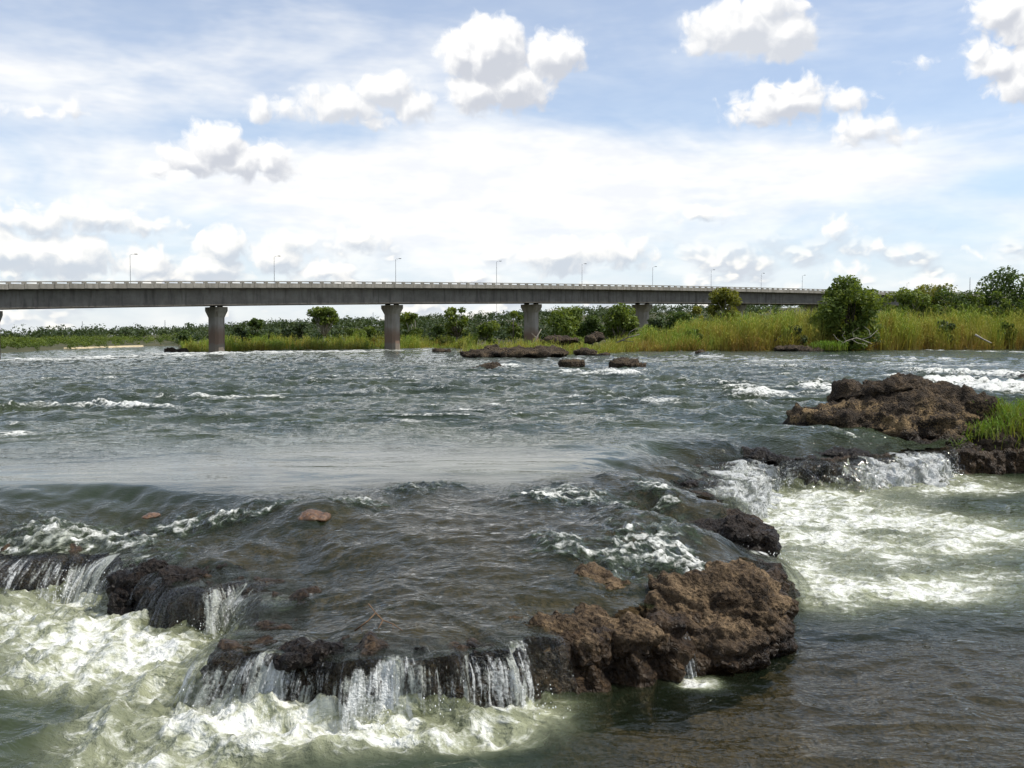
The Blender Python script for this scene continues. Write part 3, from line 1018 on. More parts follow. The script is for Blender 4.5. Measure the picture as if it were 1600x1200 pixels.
def waterfall(i0, i1, label, sheets=2):
    root = None
    for sh in range(sheets):
        nt = 34
        idx = np.arange(i0, i1)
        n = len(idx)
        arc_ = idx * 0.02
        L = LEDGE[idx]
        Nn = LNRM[idx]
        o_in = 0.42
        xi, yi = L[:, 0] + Nn[:, 0] * o_in, L[:, 1] + Nn[:, 1] * o_in
        Win = upper_water(xi, yi)[0]
        o = np.zeros((n, nt))
        z = np.zeros((n, nt))
        push = (0.05 - 0.03 * sh) * perlin2(arc_ * 4.0, arc_ * 0 + sh * 3.1, 141) + 0.025 * perlin2(arc_ * 14.0, arc_ * 0 + sh, 142)
        for j in range(nt):
            t = j / (nt - 1)
            if t < 0.34:
                u = t / 0.34
                o[:, j] = o_in - (o_in - 0.10) * u
                z[:, j] = Win + 0.004 + (L[:, 2] + 0.012 - Win) * u * u * (3 - 2 * u) * 0.9
            else:
                u = (t - 0.34) / 0.66
                ztop = Win + 0.004 + (L[:, 2] + 0.012 - Win) * 0.9
                o[:, j] = 0.10 - L[:, 3] * (0.95 + 0.25 * sh) * u ** 0.75 - push * u - 0.03 * sh
                z[:, j] = ztop * (1 - u ** 1.7) - 0.04 * u
        x = L[:, 0][:, None] + Nn[:, 0][:, None] * o
        y = L[:, 1][:, None] + Nn[:, 1][:, None] * o
        co = np.stack([x, y, z], 2).reshape(-1, 3)
        T = np.tile(np.linspace(0, 1, nt), n)
        S = np.repeat(arc_, nt)
        amt = np.repeat(L[:, 4] * (0.25 + 0.75 * L[:, 5]), nt)
        dd = 0.022 * perlin2(S * 22, T * 2.0 + sh * 5, 143) + 0.03 * perlin2(S * 7, T * 2.2 + sh * 5, 144)
        dd *= sstep(T, 0.2, 0.6) * (0.6 + amt)
        fr_ = np.repeat(L[:, 5], nt)
        tum = np.repeat(sstep(L[:, 1], 11.0, 13.5), nt)
        dd += sstep(T, 0.4, 0.9) * fr_ * 0.05 * perlin3(co, 9.0, 145)
        dd += tum * sstep(T, 0.3, 0.6) * (0.16 * perlin3(co, 2.6, 146) + 0.11 * perlin3(co, 6.0, 147) + 0.06 * np.abs(perlin3(co, 13.0, 148)))
        nx = np.repeat(Nn, nt, axis=0)
        co[:, 0] -= nx[:, 0] * dd
        co[:, 1] -= nx[:, 1] * dd
        co[:, 2] += dd * (0.3 + 0.6 * tum) * sstep(T, 0.3, 0.5)
        fc = fan_faces(n, nt, np.ones(len(co), bool))
        me = mesh_from('water_sheet', co, fc)
        ends = np.minimum(np.arange(n), np.arange(n)[::-1]) / 12.0
        attr(me, 'along', S + sh * 40)
        attr(me, 'tumble', tum * 0.85)
        attr(me, 'down', T)
        attr(me, 'amount', amt * sstep(T + 0.22 * np.repeat(perlin2(arc_ * 3.3, arc_ * 0 + .5, 149), nt), 0.22, 0.60) * np.repeat(np.clip(ends, 0, 1), nt) * (1.0 if sh == 0 else 0.85))
        if root is None:
            root = empty('waterfall', (float(L[n // 2, 0]), float(L[n // 2, 1]), 0))
            bpy.context.view_layer.update()
            tag(root, label, 'waterfall', kind='structure')
        o2 = link('water_sheet', me, M_FALL)
        o2.parent = root
        o2.matrix_parent_inverse = root.matrix_basis.inverted()
    return root


_runs = []
_on = LEDGE[:, 4] > 0.06
i = 0
while i < ns:
    if _on[i]:
        j = i
        while j < ns and _on[j]:
            j += 1
        if j - i > 20:
            _runs.append((i, j))
        i = j
    else:
        i += 1
_fl = ['white water pouring over the ledge at the left and centre, beside the dark wet rock', 'pale chute running between the black rock and the brown rock',
       'frothing white fall at the back of the lower pool below the tan rock']
for q, (i, j) in enumerate(_runs):
    waterfall(i, j, _fl[min(q, 2)])

# the thin trickle between the two brown rocks
_tp = [at(1032, 962, 8.05), at(1048, 970, 7.86), at(1058, 982, 7.74), at(1066, 1005, 7.68), at(1074, 1035, 7.64), at(1080, 1066, 7.62)]
_tl = np.linspace(0, 1, 40)
_tc = np.stack([np.interp(_tl, np.linspace(0, 1, 6), [p[k] for p in _tp]) for k in range(3)], 1)
_tv, _ta, _td = [], [], []
for j, t in enumerate(_tl):
    hw = 0.055 + 0.035 * t
    for q, u in enumerate(np.linspace(-1, 1, 24)):
        _tv.append((_tc[j, 0] + u * hw, _tc[j, 1] - 0.03 * (1 - u * u) + 0.012 * math.sin(u * 19 + t * 2), _tc[j, 2]))
        _ta.append(u * 0.08)
        _td.append(t)
me = mesh_from('trickle', np.array(_tv), fan_faces(40, 24, np.ones(960, bool)))
attr(me, 'along', np.array(_ta) + 77.0)
attr(me, 'down', _td)
attr(me, 'amount', 0.62 * sstep(np.array(_td), 0.25, 0.6))
tag(link('trickle', me, M_FALL), 'thin trickle of water falling between the two brown rocks', 'waterfall', kind='structure')

# ------------------------------------------------------------------ spray: drops thrown up at the foot of the falls


def drops(n, seed):
    rg = np.random.default_rng(seed)
    wgt = LEDGE[:, 4] * np.clip(LEDGE[:, 5] - 0.38, 0, 1) * (np.abs(LEDGE[:, 0]) < 9) * (1 + 0.12 * LEDGE[:, 1])
    wgt = wgt / wgt.sum()
    i = rg.choice(len(LEDGE), n, p=wgt)
    o = -np.abs(rg.normal(0.12, 0.16, n)) - LEDGE[i, 3] * 0.5
    z = np.abs(rg.normal(0, 0.13, n)) + 0.02
    up = rg.random(n) < 0.12
    z[up] = rg.random(up.sum()) * LEDGE[i[up], 2] * 1.05
    o[up] = 0.05 - LEDGE[i[up], 3] * (1 - z[up] / 0.5) * 1.1 - np.abs(rg.normal(0, .04, up.sum()))
    c = np.stack([LEDGE[i, 0] + LNRM[i, 0] * o, LEDGE[i, 1] + LNRM[i, 1] * o, z], 1)
    r = 0.0016 + 0.0030 * rg.random(n) ** 3 + 0.00022 * c[:, 1]
    st = 1 + rg.random(n) * 1.2
    base = np.array([(1, 0, 0), (-1, 0, 0), (0, 1, 0), (0, -1, 0), (0, 0, 1), (0, 0, -1)], float)
    v = c[:, None, :] + base[None] * r[:, None, None] * np.stack([np.ones(n), np.ones(n), st], 1)[:, None, :]
    f0 = np.array([(0, 2, 4), (2, 1, 4), (1, 3, 4), (3, 0, 4), (2, 0, 5), (1, 2, 5), (3, 1, 5), (0, 3, 5)])
    f = (np.arange(n) * 6)[:, None, None] + f0[None]
    return v.reshape(-1, 3), f.reshape(-1, 3)


v, f = drops(6000, 5)
m_, g_, out_ = new_mat('water_drops')
b_ = principled(g_, (0.85, 0.87, 0.87), 0.12, 0.5)
g_.l.new(b_.outputs[0], out_.inputs[0])
tag(link('spray', mesh_from('spray', v, f), m_), 'white drops of spray thrown up along the falls', 'spray', kind='stuff')

# ------------------------------------------------------------------ rocks


def bl(px, py, Yd, rx, rz, ry, rot=0.0):
    c = at(px, py, Yd)
    return (c, (rx / F * Yd, ry, rz / F * Yd), rot)


def rock(name, blobs, voxel, mat, label, level=0.0, wet_lo=0.05, wet_hi=0.22, amp=1.0, lump=1.0, cat='rock', group=None, tan=None, seed=1, size=1.0):
    bm = bmesh.new()
    for c, r, rot in blobs:
        mt = Matrix.Translation(c) @ Matrix.Rotation(rot, 4, 'Z') @ Matrix.Diagonal((*r, 1))
        bmesh.ops.create_icosphere(bm, subdivisions=3, radius=1.0, matrix=mt)
    me0 = bpy.data.meshes.new('tmp')
    bm.to_mesh(me0)
    bm.free()
    o = bpy.data.objects.new('tmp', me0)
    COL.objects.link(o)
    md = o.modifiers.new('r', 'REMESH')
    md.mode = 'VOXEL'
    md.voxel_size = voxel
    dg = bpy.context.evaluated_depsgraph_get()
    me = bpy.data.meshes.new_from_object(o.evaluated_get(dg))
    bpy.data.objects.remove(o)
    bpy.data.meshes.remove(me0)
    n = len(me.vertices)
    co = np.empty(n * 3, np.float32)
    me.vertices.foreach_get('co', co)
    co = co.reshape(-1, 3).astype(float)
    nr = np.empty(n * 3, np.float32)
    me.vertex_normals.foreach_get('vector', nr)
    nr = nr.reshape(-1, 3).astype(float)
    s = 1.0 / size
    d = size * amp * (0.16 * perlin3(co, 2.1 * s, seed) + 0.085 * perlin3(co, 5.2 * s, seed + 1))
    co2 = co + nr * d[:, None]
    w0 = worley3(co2 + 0.08 * size * perlin3(co2, 3 * s, seed + 11)[:, None], 3.0 * s, seed + 10)
    w1 = worley3(co2 + 0.05 * size * perlin3(co2, 6 * s, seed + 8)[:, None], 7.0 * s, seed + 2)
    w2 = worley3(co2, 16.0 * s, seed + 3)
    w3 = worley3(co2, 36.0 * s, seed + 4)
    d2 = size * lump * (0.075 * (0.5 - np.floor(w0 * 6) / 6 * .5 - w0 * .5) + 0.062 * (0.55 - w1) + 0.042 * (0.5 - w2) + 0.018 * (0.5 - w3) + 0.02 * perlin3(co2, 13 * s, seed + 5) + 0.010 * perlin3(co2, 30 * s, seed + 6))
    # worn shelves: layered flow rock
    d2 += size * lump * 0.035 * np.abs(np.sin((co2[:, 2] + 0.06 * size * perlin3(co2, 3 * s, seed + 7)) * 22 * s)) * (np.abs(nr[:, 2]) < 0.75)
    co2 = co2 + nr * d2[:, None]
    me.vertices.foreach_set('co', co2.astype(np.float32).ravel())
    me.polygons.foreach_set('use_smooth', np.ones(len(me.polygons), dtype=bool))
    me.update()
    h = co2[:, 2] - level + 0.10 * size * perlin3(co2, 3.5 * s, seed + 9)
    attr(me, 'wet', 1 - sstep(h, wet_lo, wet_hi))
    if tan is not None:
        attr(me, 'tan', tan(co2))
    ob = link(name, me, mat)
    c0 = co2.mean(0)
    return tag(ob, label, cat, group)


# the brown rock in front: the long right-hand mass and the smaller left-hand block
rock('rock', [bl(1115, 945, 8.45, 100, 55, .50), bl(1175, 965, 8.35, 48, 62, .42), bl(1040, 928, 8.75, 80, 28, .38), bl(930, 922, 8.6, 85, 22, .24), bl(865, 918, 8.6, 44, 20, .2), bl(1110, 1000, 8.05, 95, 52, .34),
              bl(1205, 985, 8.4, 24, 45, .26), bl(1135, 905, 9.0, 62, 22, .34), bl(1045, 965, 8.3, 50, 34, .28), bl(1170, 1010, 8.3, 50, 30, .28), bl(1060, 1030, 8.15, 45, 30, .2)],
     0.0145, M_ROCK, 'large brown pitted rock jutting right into the calm dark pool', 0.0, .12, .36, .8, 1.0, seed=3)  # wet band raised: wetness plus undercut shade painted on the lower half
rock('rock', [bl(872, 1000, 7.62, 76, 32, .30), bl(930, 978, 7.75, 40, 26, .24), bl(985, 994, 7.66, 42, 26, .24), bl(885, 1045, 7.75, 66, 45, .24), bl(985, 1040, 7.82, 75, 36, .24), bl(828, 1008, 7.5, 42, 34, .26), bl(1025, 1010, 7.75, 40, 26, .2)],
     0.0135, M_ROCK, 'brown rock block with a black undercut front, left of the thin trickle', 0.0, .20, .44, .7, 1.0, seed=13)  # high wet band also paints the shade of the undercut front
rock('rock', [bl(872, 902, 9.1, 44, 14, .22), bl(905, 908, 9.0, 24, 10, .15), bl(850, 912, 9.0, 26, 9, .14), bl(880, 935, 8.75, 46, 9, .14), bl(835, 930, 8.75, 30, 6, .12)],
     0.0145, M_ROCK, 'low dark brown stone awash on the shelf behind the brown rocks', 0.5, .0, .12, .55, .8, seed=23)
rock('rock', [bl(790, 858, 9.9, 22, 8, .16), bl(812, 862, 9.8, 12, 6, .1)], 0.013, M_ROCK_BLACK, 'small black stone poking out of the shelf water', 0.52, .05, .3, .5, .7, seed=33)
rock('rock', [bl(1150, 838, 11.5, 52, 30, .36), bl(1182, 850, 11.45, 30, 30, .32), bl(1095, 836, 11.7, 46, 16, .28), bl(1150, 864, 11.4, 56, 24, .3), bl(1118, 842, 11.5, 36, 28, .3), bl(1160, 822, 11.5, 26, 16, .25)],
     0.0165, M_ROCK_BLACK, 'wet black rock between the pale chute and the foaming pool', 0.0, .3, .7, .8, 1.0, seed=43)
rock('rock', [bl(300, 930, 9.35, 80, 42, .42), bl(232, 915, 9.6, 50, 36, .36), bl(275, 962, 9.15, 52, 30, .3), bl(362, 942, 9.15, 42, 24, .28), bl(205, 950, 9.35, 26, 30, .2)],
     0.0145, M_ROCK_BLACK, 'dark wet rock with water streaming off it at the left falls', 0.0, .34, .6, .8, 1.0, seed=53)
rock('rock', [bl(490, 807, 10.62, 18, 10, .2), bl(505, 809, 10.58, 12, 9, .16), bl(478, 812, 10.58, 10, 8, .12)], 0.010, plain_material('brown_stone', (0.055, 0.03, 0.016), (0.17, 0.085, 0.036), 18, 0.35, .02, .5),
     'small smooth orange brown stone in the crest of the shelf', 0.6, -.3, -.2, .25, .25, seed=63)
rock('rock', [bl(238, 806, 10.85, 9, 4, .10), bl(230, 808, 10.8, 8, 3, .08)], 0.010, bpy.data.materials['brown_stone'],
     'tiny brown stone awash left of the orange stone on the crest', 0.6, -.3, -.2, .25, .25, seed=64)
rock('rock', [bl(1072, 768, 14.8, 26, 22, .35), bl(1052, 752, 15.4, 30, 12, .4), bl(1085, 785, 14.6, 16, 14, .25)], 0.02, M_ROCK_BLACK, 'wet black rock in the white chute above the black rock', 0.3, .5, .9, .8, 1.0, seed=54)
rock('rock', [bl(1000, 806, 13.0, 34, 13, .3), bl(960, 800, 13.2, 26, 9, .3), bl(1020, 815, 12.8, 26, 12, .25)], 0.018, M_ROCK_BLACK, 'low black rock half drowned in broken water left of the white chute', 0.4, .5, .9, .6, 1.0, seed=55)
rock('rock', [bl(1195, 716, 17.9, 40, 9, .4), bl(1240, 722, 17.7, 40, 12, .35), bl(1275, 742, 17.6, 20, 18, .3), bl(1210, 735, 17.8, 40, 14, .25)], 0.025, M_ROCK_BLACK, 'brown black rock lip showing through the middle of the right falls', 0.3, .5, .9, .7, 1.0, seed=56, size=1.4)
rock('rock', [bl(1285, 707, 18.6, 50, 7, .4), bl(1335, 713, 18.4, 34, 6, .35)], 0.025, M_ROCK_BLACK, 'flat wet rock at the foot of the high rock', 0.5, .5, .9, .6, 1.0, seed=57, size=1.4)
# stones on the lip of the front fall
for q, (px, py, Yd, rx, rz, ry) in enumerate(((470, 1022, 6.92, 44, 11, .12), (585, 1016, 6.98, 26, 12, .12), (655, 1022, 6.95, 30, 8, .10), (760, 1018, 7.0, 34, 15, .13), (405, 1040, 6.98, 20, 16, .12))):
    nm = ('first', 'second', 'third', 'fourth')
    lab = ['black wet stone on the fall lip nearest the left chute', 'black wet stone on the fall lip under the dry twig', 'black wet stone on the fall lip right of the dry twig', 'black wet stone on the fall lip beside the brown block', 'wet stone under the smooth chute left of the front fall'][q]
    rock('stone', [bl(px, py, Yd, rx, rz, ry), bl(px + rx * .7, py + 7, Yd + .02, rx * .6, rz * .7, ry * .8), bl(px - rx * .6, py + 9, Yd - .02, rx * .5, rz * .6, ry * .6)], 0.011, M_ROCK_BLACK, lab, 0.3, .4, .7, .8, 1.0, cat='stone', group='stones on the lip of the front fall', seed=70 + q)
# the high rock on the right
_tan_f = lambda c: sstep(1.42 - c[:, 2] + 0.12 * perlin3(c, 1.5, 5), 0.0, 0.35) * sstep(c[:, 2], 0.55, 0.8)
rock('rock', [bl(1392, 622, 21.6, 72, 30, .9), bl(1382, 604, 21.7, 34, 17, .6), bl(1330, 655, 21.1, 70, 28, .9), bl(1425, 660, 20.9, 120, 42, 1.0), bl(1445, 630, 21.3, 70, 26, .8), bl(1500, 640, 21.1, 55, 26, .8), bl(1535, 655, 21.1, 30, 24, .6), bl(1275, 657, 21.3, 34, 11, .5),
              bl(1470, 712, 19.9, 66, 24, .5), bl(1535, 690, 20.5, 55, 40, .8), bl(1380, 690, 20.4, 60, 22, .5)],
     0.037, M_ROCK_TAN, 'high dark rock with a tan crumbly side at the head of the right falls', 0.5, .08, .35, 1.0, 1.1, tan=_tan_f, seed=83, size=1.9)
rock('rock', [bl(1535, 702, 20.1, 46, 30, .7), bl(1482, 724, 19.75, 46, 15, .45), bl(1580, 692, 20.3, 60, 44, .9), bl(1560, 720, 20.2, 60, 22, .7), bl(1620, 690, 20.6, 80, 44, 1.2), bl(1600, 733, 19.8, 70, 12, .5), bl(1530, 738, 19.6, 30, 7, .3), bl(1700, 680, 21, 90, 60, 1.4)],
     0.037, M_ROCK_FAR, 'low brown bank rock carrying bright green grass at the pool edge', 0.0, .02, .16, .8, .9, seed=93, size=1.6)
rock('rock', [bl(1597, 592, 43, 9, 6, .4), bl(1606, 594, 43, 10, 6, .4)], 0.05, M_ROCK_BLACK, 'black rock tip standing in the white surge by the picture edge', ZU, .3, .9, .6, .7, seed=95, size=1.6)
rock('stone', [bl(1505, 743, 19.3, 7, 3, .06), bl(1509, 744, 19.3, 5, 2, .05)], 0.012, plain_material('white_stone', (0.6, 0.6, 0.58), (0.8, 0.8, 0.78), 6), 'small white stone at the foot of the grassy bank', 0, -.3, -.2, .3, .3, cat='stone', seed=96)
# rocks far out in the river
FARR = [
    ([(800, 553, 88, 78, 8, 2.2), (850, 552, 89, 34, 9, 1.6), (750, 556, 87, 32, 5.5, 1.4), (770, 548, 91, 12, 7, .8)], 'long low brown rock lying before the grassy spit'),
    ([(893, 571, 60, 15, 7, .7), (884, 573, 60, 8, 5, .5)], 'small brown rock with a knob, nearest to the long low rock'),
    ([(978, 570, 58, 22, 7, .9), (996, 573, 58, 10, 4, .5), (966, 573, 58, 12, 5, .6)], 'rounded brown rock standing alone in midstream'),
    ([(915, 551, 97, 17, 6, 1.0), (938, 554, 96, 14, 2.2, .6)], 'flat dark rock at the right end of the grassy spit'),
    ([(1098, 553, 101, 10, 4, .8), (1107, 553, 101, 6, 4.5, .6)], 'black rock split in two with white water round it'),
    ([(690, 549, 120, 16, 2.5, 1.2), (682, 548, 120, 6, 3, .8)], 'low dark rock awash just left of the grassy spit'),
    ([(1240, 546, 126, 26, 6, 1.6), (1265, 548, 125, 24, 5, 1.3), (1290, 545, 126, 22, 6, 1.3)], 'dark earthy rock shelf under the big bush'),
    ([(935, 527, 108, 9, 7, .9), (925, 530, 107, 8, 5, .8)], 'dark boulder on the spit below the third bridge pier'),
    ([(880, 531, 109, 22, 5, 1.2), (860, 533, 108, 14, 4, 1)], 'brown boulder pile on the spit left of the dark boulder'),
    ([(272, 548, 124, 12, 3, 1.2), (282, 549, 123, 8, 2.5, 1)], 'dark rock at the left tip of the reedy island'),
    ([(760, 577, 56, 26, 5, .9), (740, 577, 56, 12, 3.5, .6)], 'rounded grey rock drowned under smooth water in midstream')]
for q, (bs, lab) in enumerate(FARR):
    rock('rock', [bl(*b) for b in bs], 0.10 if bs[0][2] > 70 else 0.07, M_ROCK_FAR, lab, ZU - .1, .0, .25, .8, 1.0, seed=100 + q * 11, size=3.2, group='rocks out in the river')

# ------------------------------------------------------------------ land beyond the river


def sd_poly(x, y, poly):
    best = np.full(len(x), 1e18)
    ins = np.zeros(len(x), bool)
    m = len(poly)
    for i in range(m):
        x1, y1 = poly[i]
        x2, y2 = poly[(i + 1) % m]
        dx, dy = x2 - x1, y2 - y1
        t = np.clip(((x - x1) * dx + (y - y1) * dy) / (dx * dx + dy * dy + 1e-9), 0, 1)
        best = np.minimum(best, (x - x1 - t * dx) ** 2 + (y - y1 - t * dy) ** 2)
        if y1 != y2:
            ins ^= ((y1 > y) != (y2 > y)) & (x < (x2 - x1) * (y - y1) / (y2 - y1) + x1)
    return np.sqrt(best) * np.where(ins, 1, -1)


def gp(px, Yd):
    return ((px - 800.0) / F * Yd, Yd)


SHORE = [gp(2600, 150), gp(1600, 146), gp(1400, 136), gp(1300, 131), gp(1230, 128), (gp(1100, 127)), gp(1000, 124), gp(960, 112), gp(930, 103), gp(880, 99), gp(800, 101), gp(730, 108), gp(714, 118), gp(745, 126), gp(700, 160), gp(600, 148), gp(500, 138), gp(400, 134), gp(300, 129), gp(284, 131), gp(277, 160), gp(274, 330),
         gp(220, 300), gp(100, 225), gp(0, 168), gp(-300, 120), gp(-900, 90), gp(-900, 4000), gp(2600, 4000)]
RIDGE_PX = [(-900, 520), (0, 523), (60, 523), (100, 519), (200, 515), (300, 512), (400, 507), (500, 502), (600, 498), (700, 495), (800, 490), (900, 483), (1050, 480), (1300, 468), (1500, 462), (1560, 460), (1700, 458), (2600, 455)]


def land_z(x, y):
    s = sd_poly(x, y, SHORE)
    px = 800 + F * x / y
    lowbank = sstep(-px, -285, -270) * (y > 110)            # far left bank: the river there lies lower
    z = -1.6 + (2.55 - 1.15 * lowbank) * sstep(s, -4, 5) + 0.012 * np.clip(s, 0, 60)
    z = z + 0.25 * fbm2(x * .08, y * .08, 3, 201) * sstep(s, 0, 8)
    hr = np.array([at(p, q, 720.0)[2] for p, q in RIDGE_PX]) - 5.0
    h = np.interp(px, [p for p, q in RIDGE_PX], hr)
    r = sstep(y, 230, 720)
    z = z * (1 - r) + h * r + r * 1.2 * perlin2(x * .01, y * .01, 202)
    z = np.where(y > 760, z - (y - 760) * 0.02, z)
    return z, s


M_LAND = plain_material('bank_earth', (0.030, 0.042, 0.014), (0.085, 0.075, 0.035), 0.12, 0.95, 0.05)
rows = geo(70, 2600, 0.017)
X, Y = fan(rows, -40, 40, 180)
Z, S = land_z(X, Y)
fc = fan_faces(len(rows), 180, np.ones(len(X), bool))
me = mesh_from('terrain', np.stack([X, Y, Z], 1), fc)
tag(link('terrain', me, M_LAND), kind='structure')

# pale sandbar on the far left bank
sb = []
for px, yd in ((100, 236), (150, 262), (200, 292), (225, 306), (222, 316), (200, 306), (150, 274), (100, 246)):
    sb.append(gp(px, yd))
M_SAND = plain_material('sand', (0.42, 0.34, 0.20), (0.55, 0.46, 0.30), 0.6, 0.95)
mb = MB()
n_ = len(sb) // 2
for i in range(n_):
    a, b = np.array(sb[i]), np.array(sb[-1 - i])
    for t in np.linspace(0, 1, 5):
        p = a + (b - a) * t
        mb.v.append((p[0], p[1], -0.80 + 0.80 * math.sin(math.pi * min(1, max(0, .12 + t * .8)))))
for i in range(n_ - 1):
    for j in range(4):
        mb.f.append((i * 5 + j, (i + 1) * 5 + j, (i + 1) * 5 + j + 1, i * 5 + j + 1))
tag(mb.build('sandbar', M_SAND, smooth=True), kind='structure')

# ------------------------------------------------------------------ the bridge


def concrete(name, c1, c2, stain, stain_z=None, scale=0.7):
    m, g, out = new_mat(name)
    p = pos(g)
    n = g.noise(p, scale, 7, 0.65)
    n2 = g.noise(g.vm('MULTIPLY', p, (1.6, 1.6, 0.18)), 1.3, 4, 0.6)
    c = g.mix(g.step(n, 0.3, 0.7), c1, c2)
    c = g.mix(g.m('MULTIPLY', g.step(n2, 0.46, 0.72), 0.75), c, stain)
    if stain_z:
        sp = g.new('ShaderNodeSeparateXYZ')
        g.l.new(p, sp.inputs[0])
        zz = g.m('ADD', sp.outputs[2], g.m('MULTIPLY', n, 1.2))
        c = g.mix(g.step(zz, stain_z[1] + 0.6, stain_z[0] + 0.6), c, (0.23, 0.155, 0.11))
        c = g.mix(g.step(zz, stain_z[2] + 0.6, stain_z[2] + 0.2), c, (0.24, 0.20, 0.155))
    b = principled(g, c, 0.9, 0.3, bump(g, n, 1.0, 0.03))
    g.l.new(b.outputs[0], out.inputs[0])
    return m


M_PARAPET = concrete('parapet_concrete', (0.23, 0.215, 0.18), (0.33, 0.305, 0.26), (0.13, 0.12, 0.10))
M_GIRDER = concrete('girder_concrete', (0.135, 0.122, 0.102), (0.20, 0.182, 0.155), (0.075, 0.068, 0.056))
M_PIER = concrete('pier_concrete', (0.30, 0.27, 0.23), (0.40, 0.36, 0.31), (0.20, 0.17, 0.13), (2.7, 4.2, 1.9))
M_DARK = plain_material('dark_steel', (0.02, 0.02, 0.02), (0.05, 0.05, 0.05), 5, 0.6)
M_STEEL = plain_material('lamp_steel', (0.28, 0.29, 0.30), (0.38, 0.39, 0.40), 5, 0.5)

BD = np.array((18.7, 14.8))
SPAN = float(np.linalg.norm(BD))
bd = BD / SPAN
bn = np.array((bd[1], -bd[0]))                          # towards us
B0 = np.array((-53.2, 105.0))
_ktab, _ztab = [], []
for k_, yy in ((-.7, 440.6), (0.0, 440.2), (0.85, 440.0), (1.7, 440.1), (3.0, 441.4), (4.27, 445.8), (5.9, 451.7), (8.0, 458.5), (9.5, 462)):
    q = B0 + BD * k_
    _ktab.append(k_)
    _ztab.append(at(800 + F * q[0] / q[1], yy, q[1])[2])
_pf = np.polyfit(_ktab, _ztab, 3)


def btop(k):
    return float(np.polyval(_pf, k))


def bpt(k, off, dz):                                     # off: metres away from us, from the near parapet face
    q = B0 + BD * k - bn * off
    return np.array((q[0], q[1], btop(k) + dz))


def k_for(px, off):
    lo, hi = -1.0, 12.0
    for _ in range(50):
        mid = 0.5 * (lo + hi)
        q = bpt(mid, off, 0)
        if 800 + F * q[0] / q[1] < px:
            lo = mid
        else:
            hi = mid
    return lo


K0, K1 = -0.75, 9.4
bridge = tag(empty('bridge', (*bpt(0, 4.5, 0)[:2], 0)), 'long grey concrete road bridge on single piers crossing the river', 'bridge')
bpy.context.view_layer.update()


def child(o, parent):
    o.parent = parent
    o.matrix_parent_inverse = parent.matrix_world.inverted()
    return o


def strip(name, mat, section, k0, k1, step, parent=None):
    """sweep a closed section [(off, dz)...] along the bridge"""
    n = max(2, int((k1 - k0) * SPAN / step) + 1)
    ks = np.linspace(k0, k1, n)
    m = len(section)
    v = [bpt(k, o, z) for k in ks for (o, z) in section]
    f = []
    for i in range(n - 1):
        for j in range(m):
            f.append((i * m + j, i * m + (j + 1) % m, (i + 1) * m + (j + 1) % m, (i + 1) * m + j))
    f.append(tuple(range(m)))
    f.append(tuple((n - 1) * m + j for j in range(m))[::-1])
    me = mesh_from(name, v, f, smooth=False)
    o = link(name, me, mat)
    return child(o, parent or bridge)


PH = 0.80
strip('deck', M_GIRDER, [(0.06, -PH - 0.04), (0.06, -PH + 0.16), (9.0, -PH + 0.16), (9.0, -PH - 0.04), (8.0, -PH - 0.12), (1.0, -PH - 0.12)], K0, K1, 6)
for i in range(-1, 10):
    a, b = max(K0, i + 0.0006), min(K1, i + 1.0)
    if b <= a:
        continue
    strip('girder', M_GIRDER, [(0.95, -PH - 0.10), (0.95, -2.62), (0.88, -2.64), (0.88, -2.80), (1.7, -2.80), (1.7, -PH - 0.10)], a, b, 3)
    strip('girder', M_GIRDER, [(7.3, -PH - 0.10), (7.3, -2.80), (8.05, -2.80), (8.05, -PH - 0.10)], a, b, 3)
    strip('rail', M_PARAPET, [(0.02, -0.115), (0.02, 0.0), (0.22, 0.0), (0.22, -0.115)], a - .0006, b, 3)
    strip('far_parapet', M_PARAPET, [(8.9, -PH), (8.9, -0.02), (9.1, -0.02), (9.1, -PH)], a - .0006, b, 6)

BAY = 1.5
u3, w3 = np.array((bd[0], bd[1], 0)), np.array((-bn[0], -bn[1], 0))


def piece_mesh(name, half, d0, z0, z1, d1=0.24):
    mb = MB()
    mb.box(u3 * 0 + w3 * (d0 + d1) / 2 + np.array((0, 0, (z0 + z1) / 2)), u3 * half, w3 * (d1 - d0) / 2, np.array((0, 0, (z1 - z0) / 2)))
    me = bpy.data.meshes.new(name)
    me.from_pydata([tuple(map(float, c)) for c in mb.v], [], mb.f)
    me.materials.append(M_PARAPET)
    return me


panel_me = piece_mesh('parapet_panel', BAY / 2 - 0.018, 0.0, -PH, -0.265)
post_me = piece_mesh('parapet_post', 0.23, 0.004, -0.268, -0.11, 0.21)
nb = int((K1 - K0) * SPAN / BAY)
for i in range(nb):
    k = K0 + (i + 0.5) * BAY / SPAN
    for nm, mm, kk in (('parapet_panel', panel_me, k), ('parapet_post', post_me, k + 0.5 * BAY / SPAN)):
        o = bpy.data.objects.new(nm, mm)
        COL.objects.link(o)
        o.location = tuple(bpt(kk, 0, RNG.normal(0, 0.004)) - np.array(bridge.location))
        o.parent = bridge

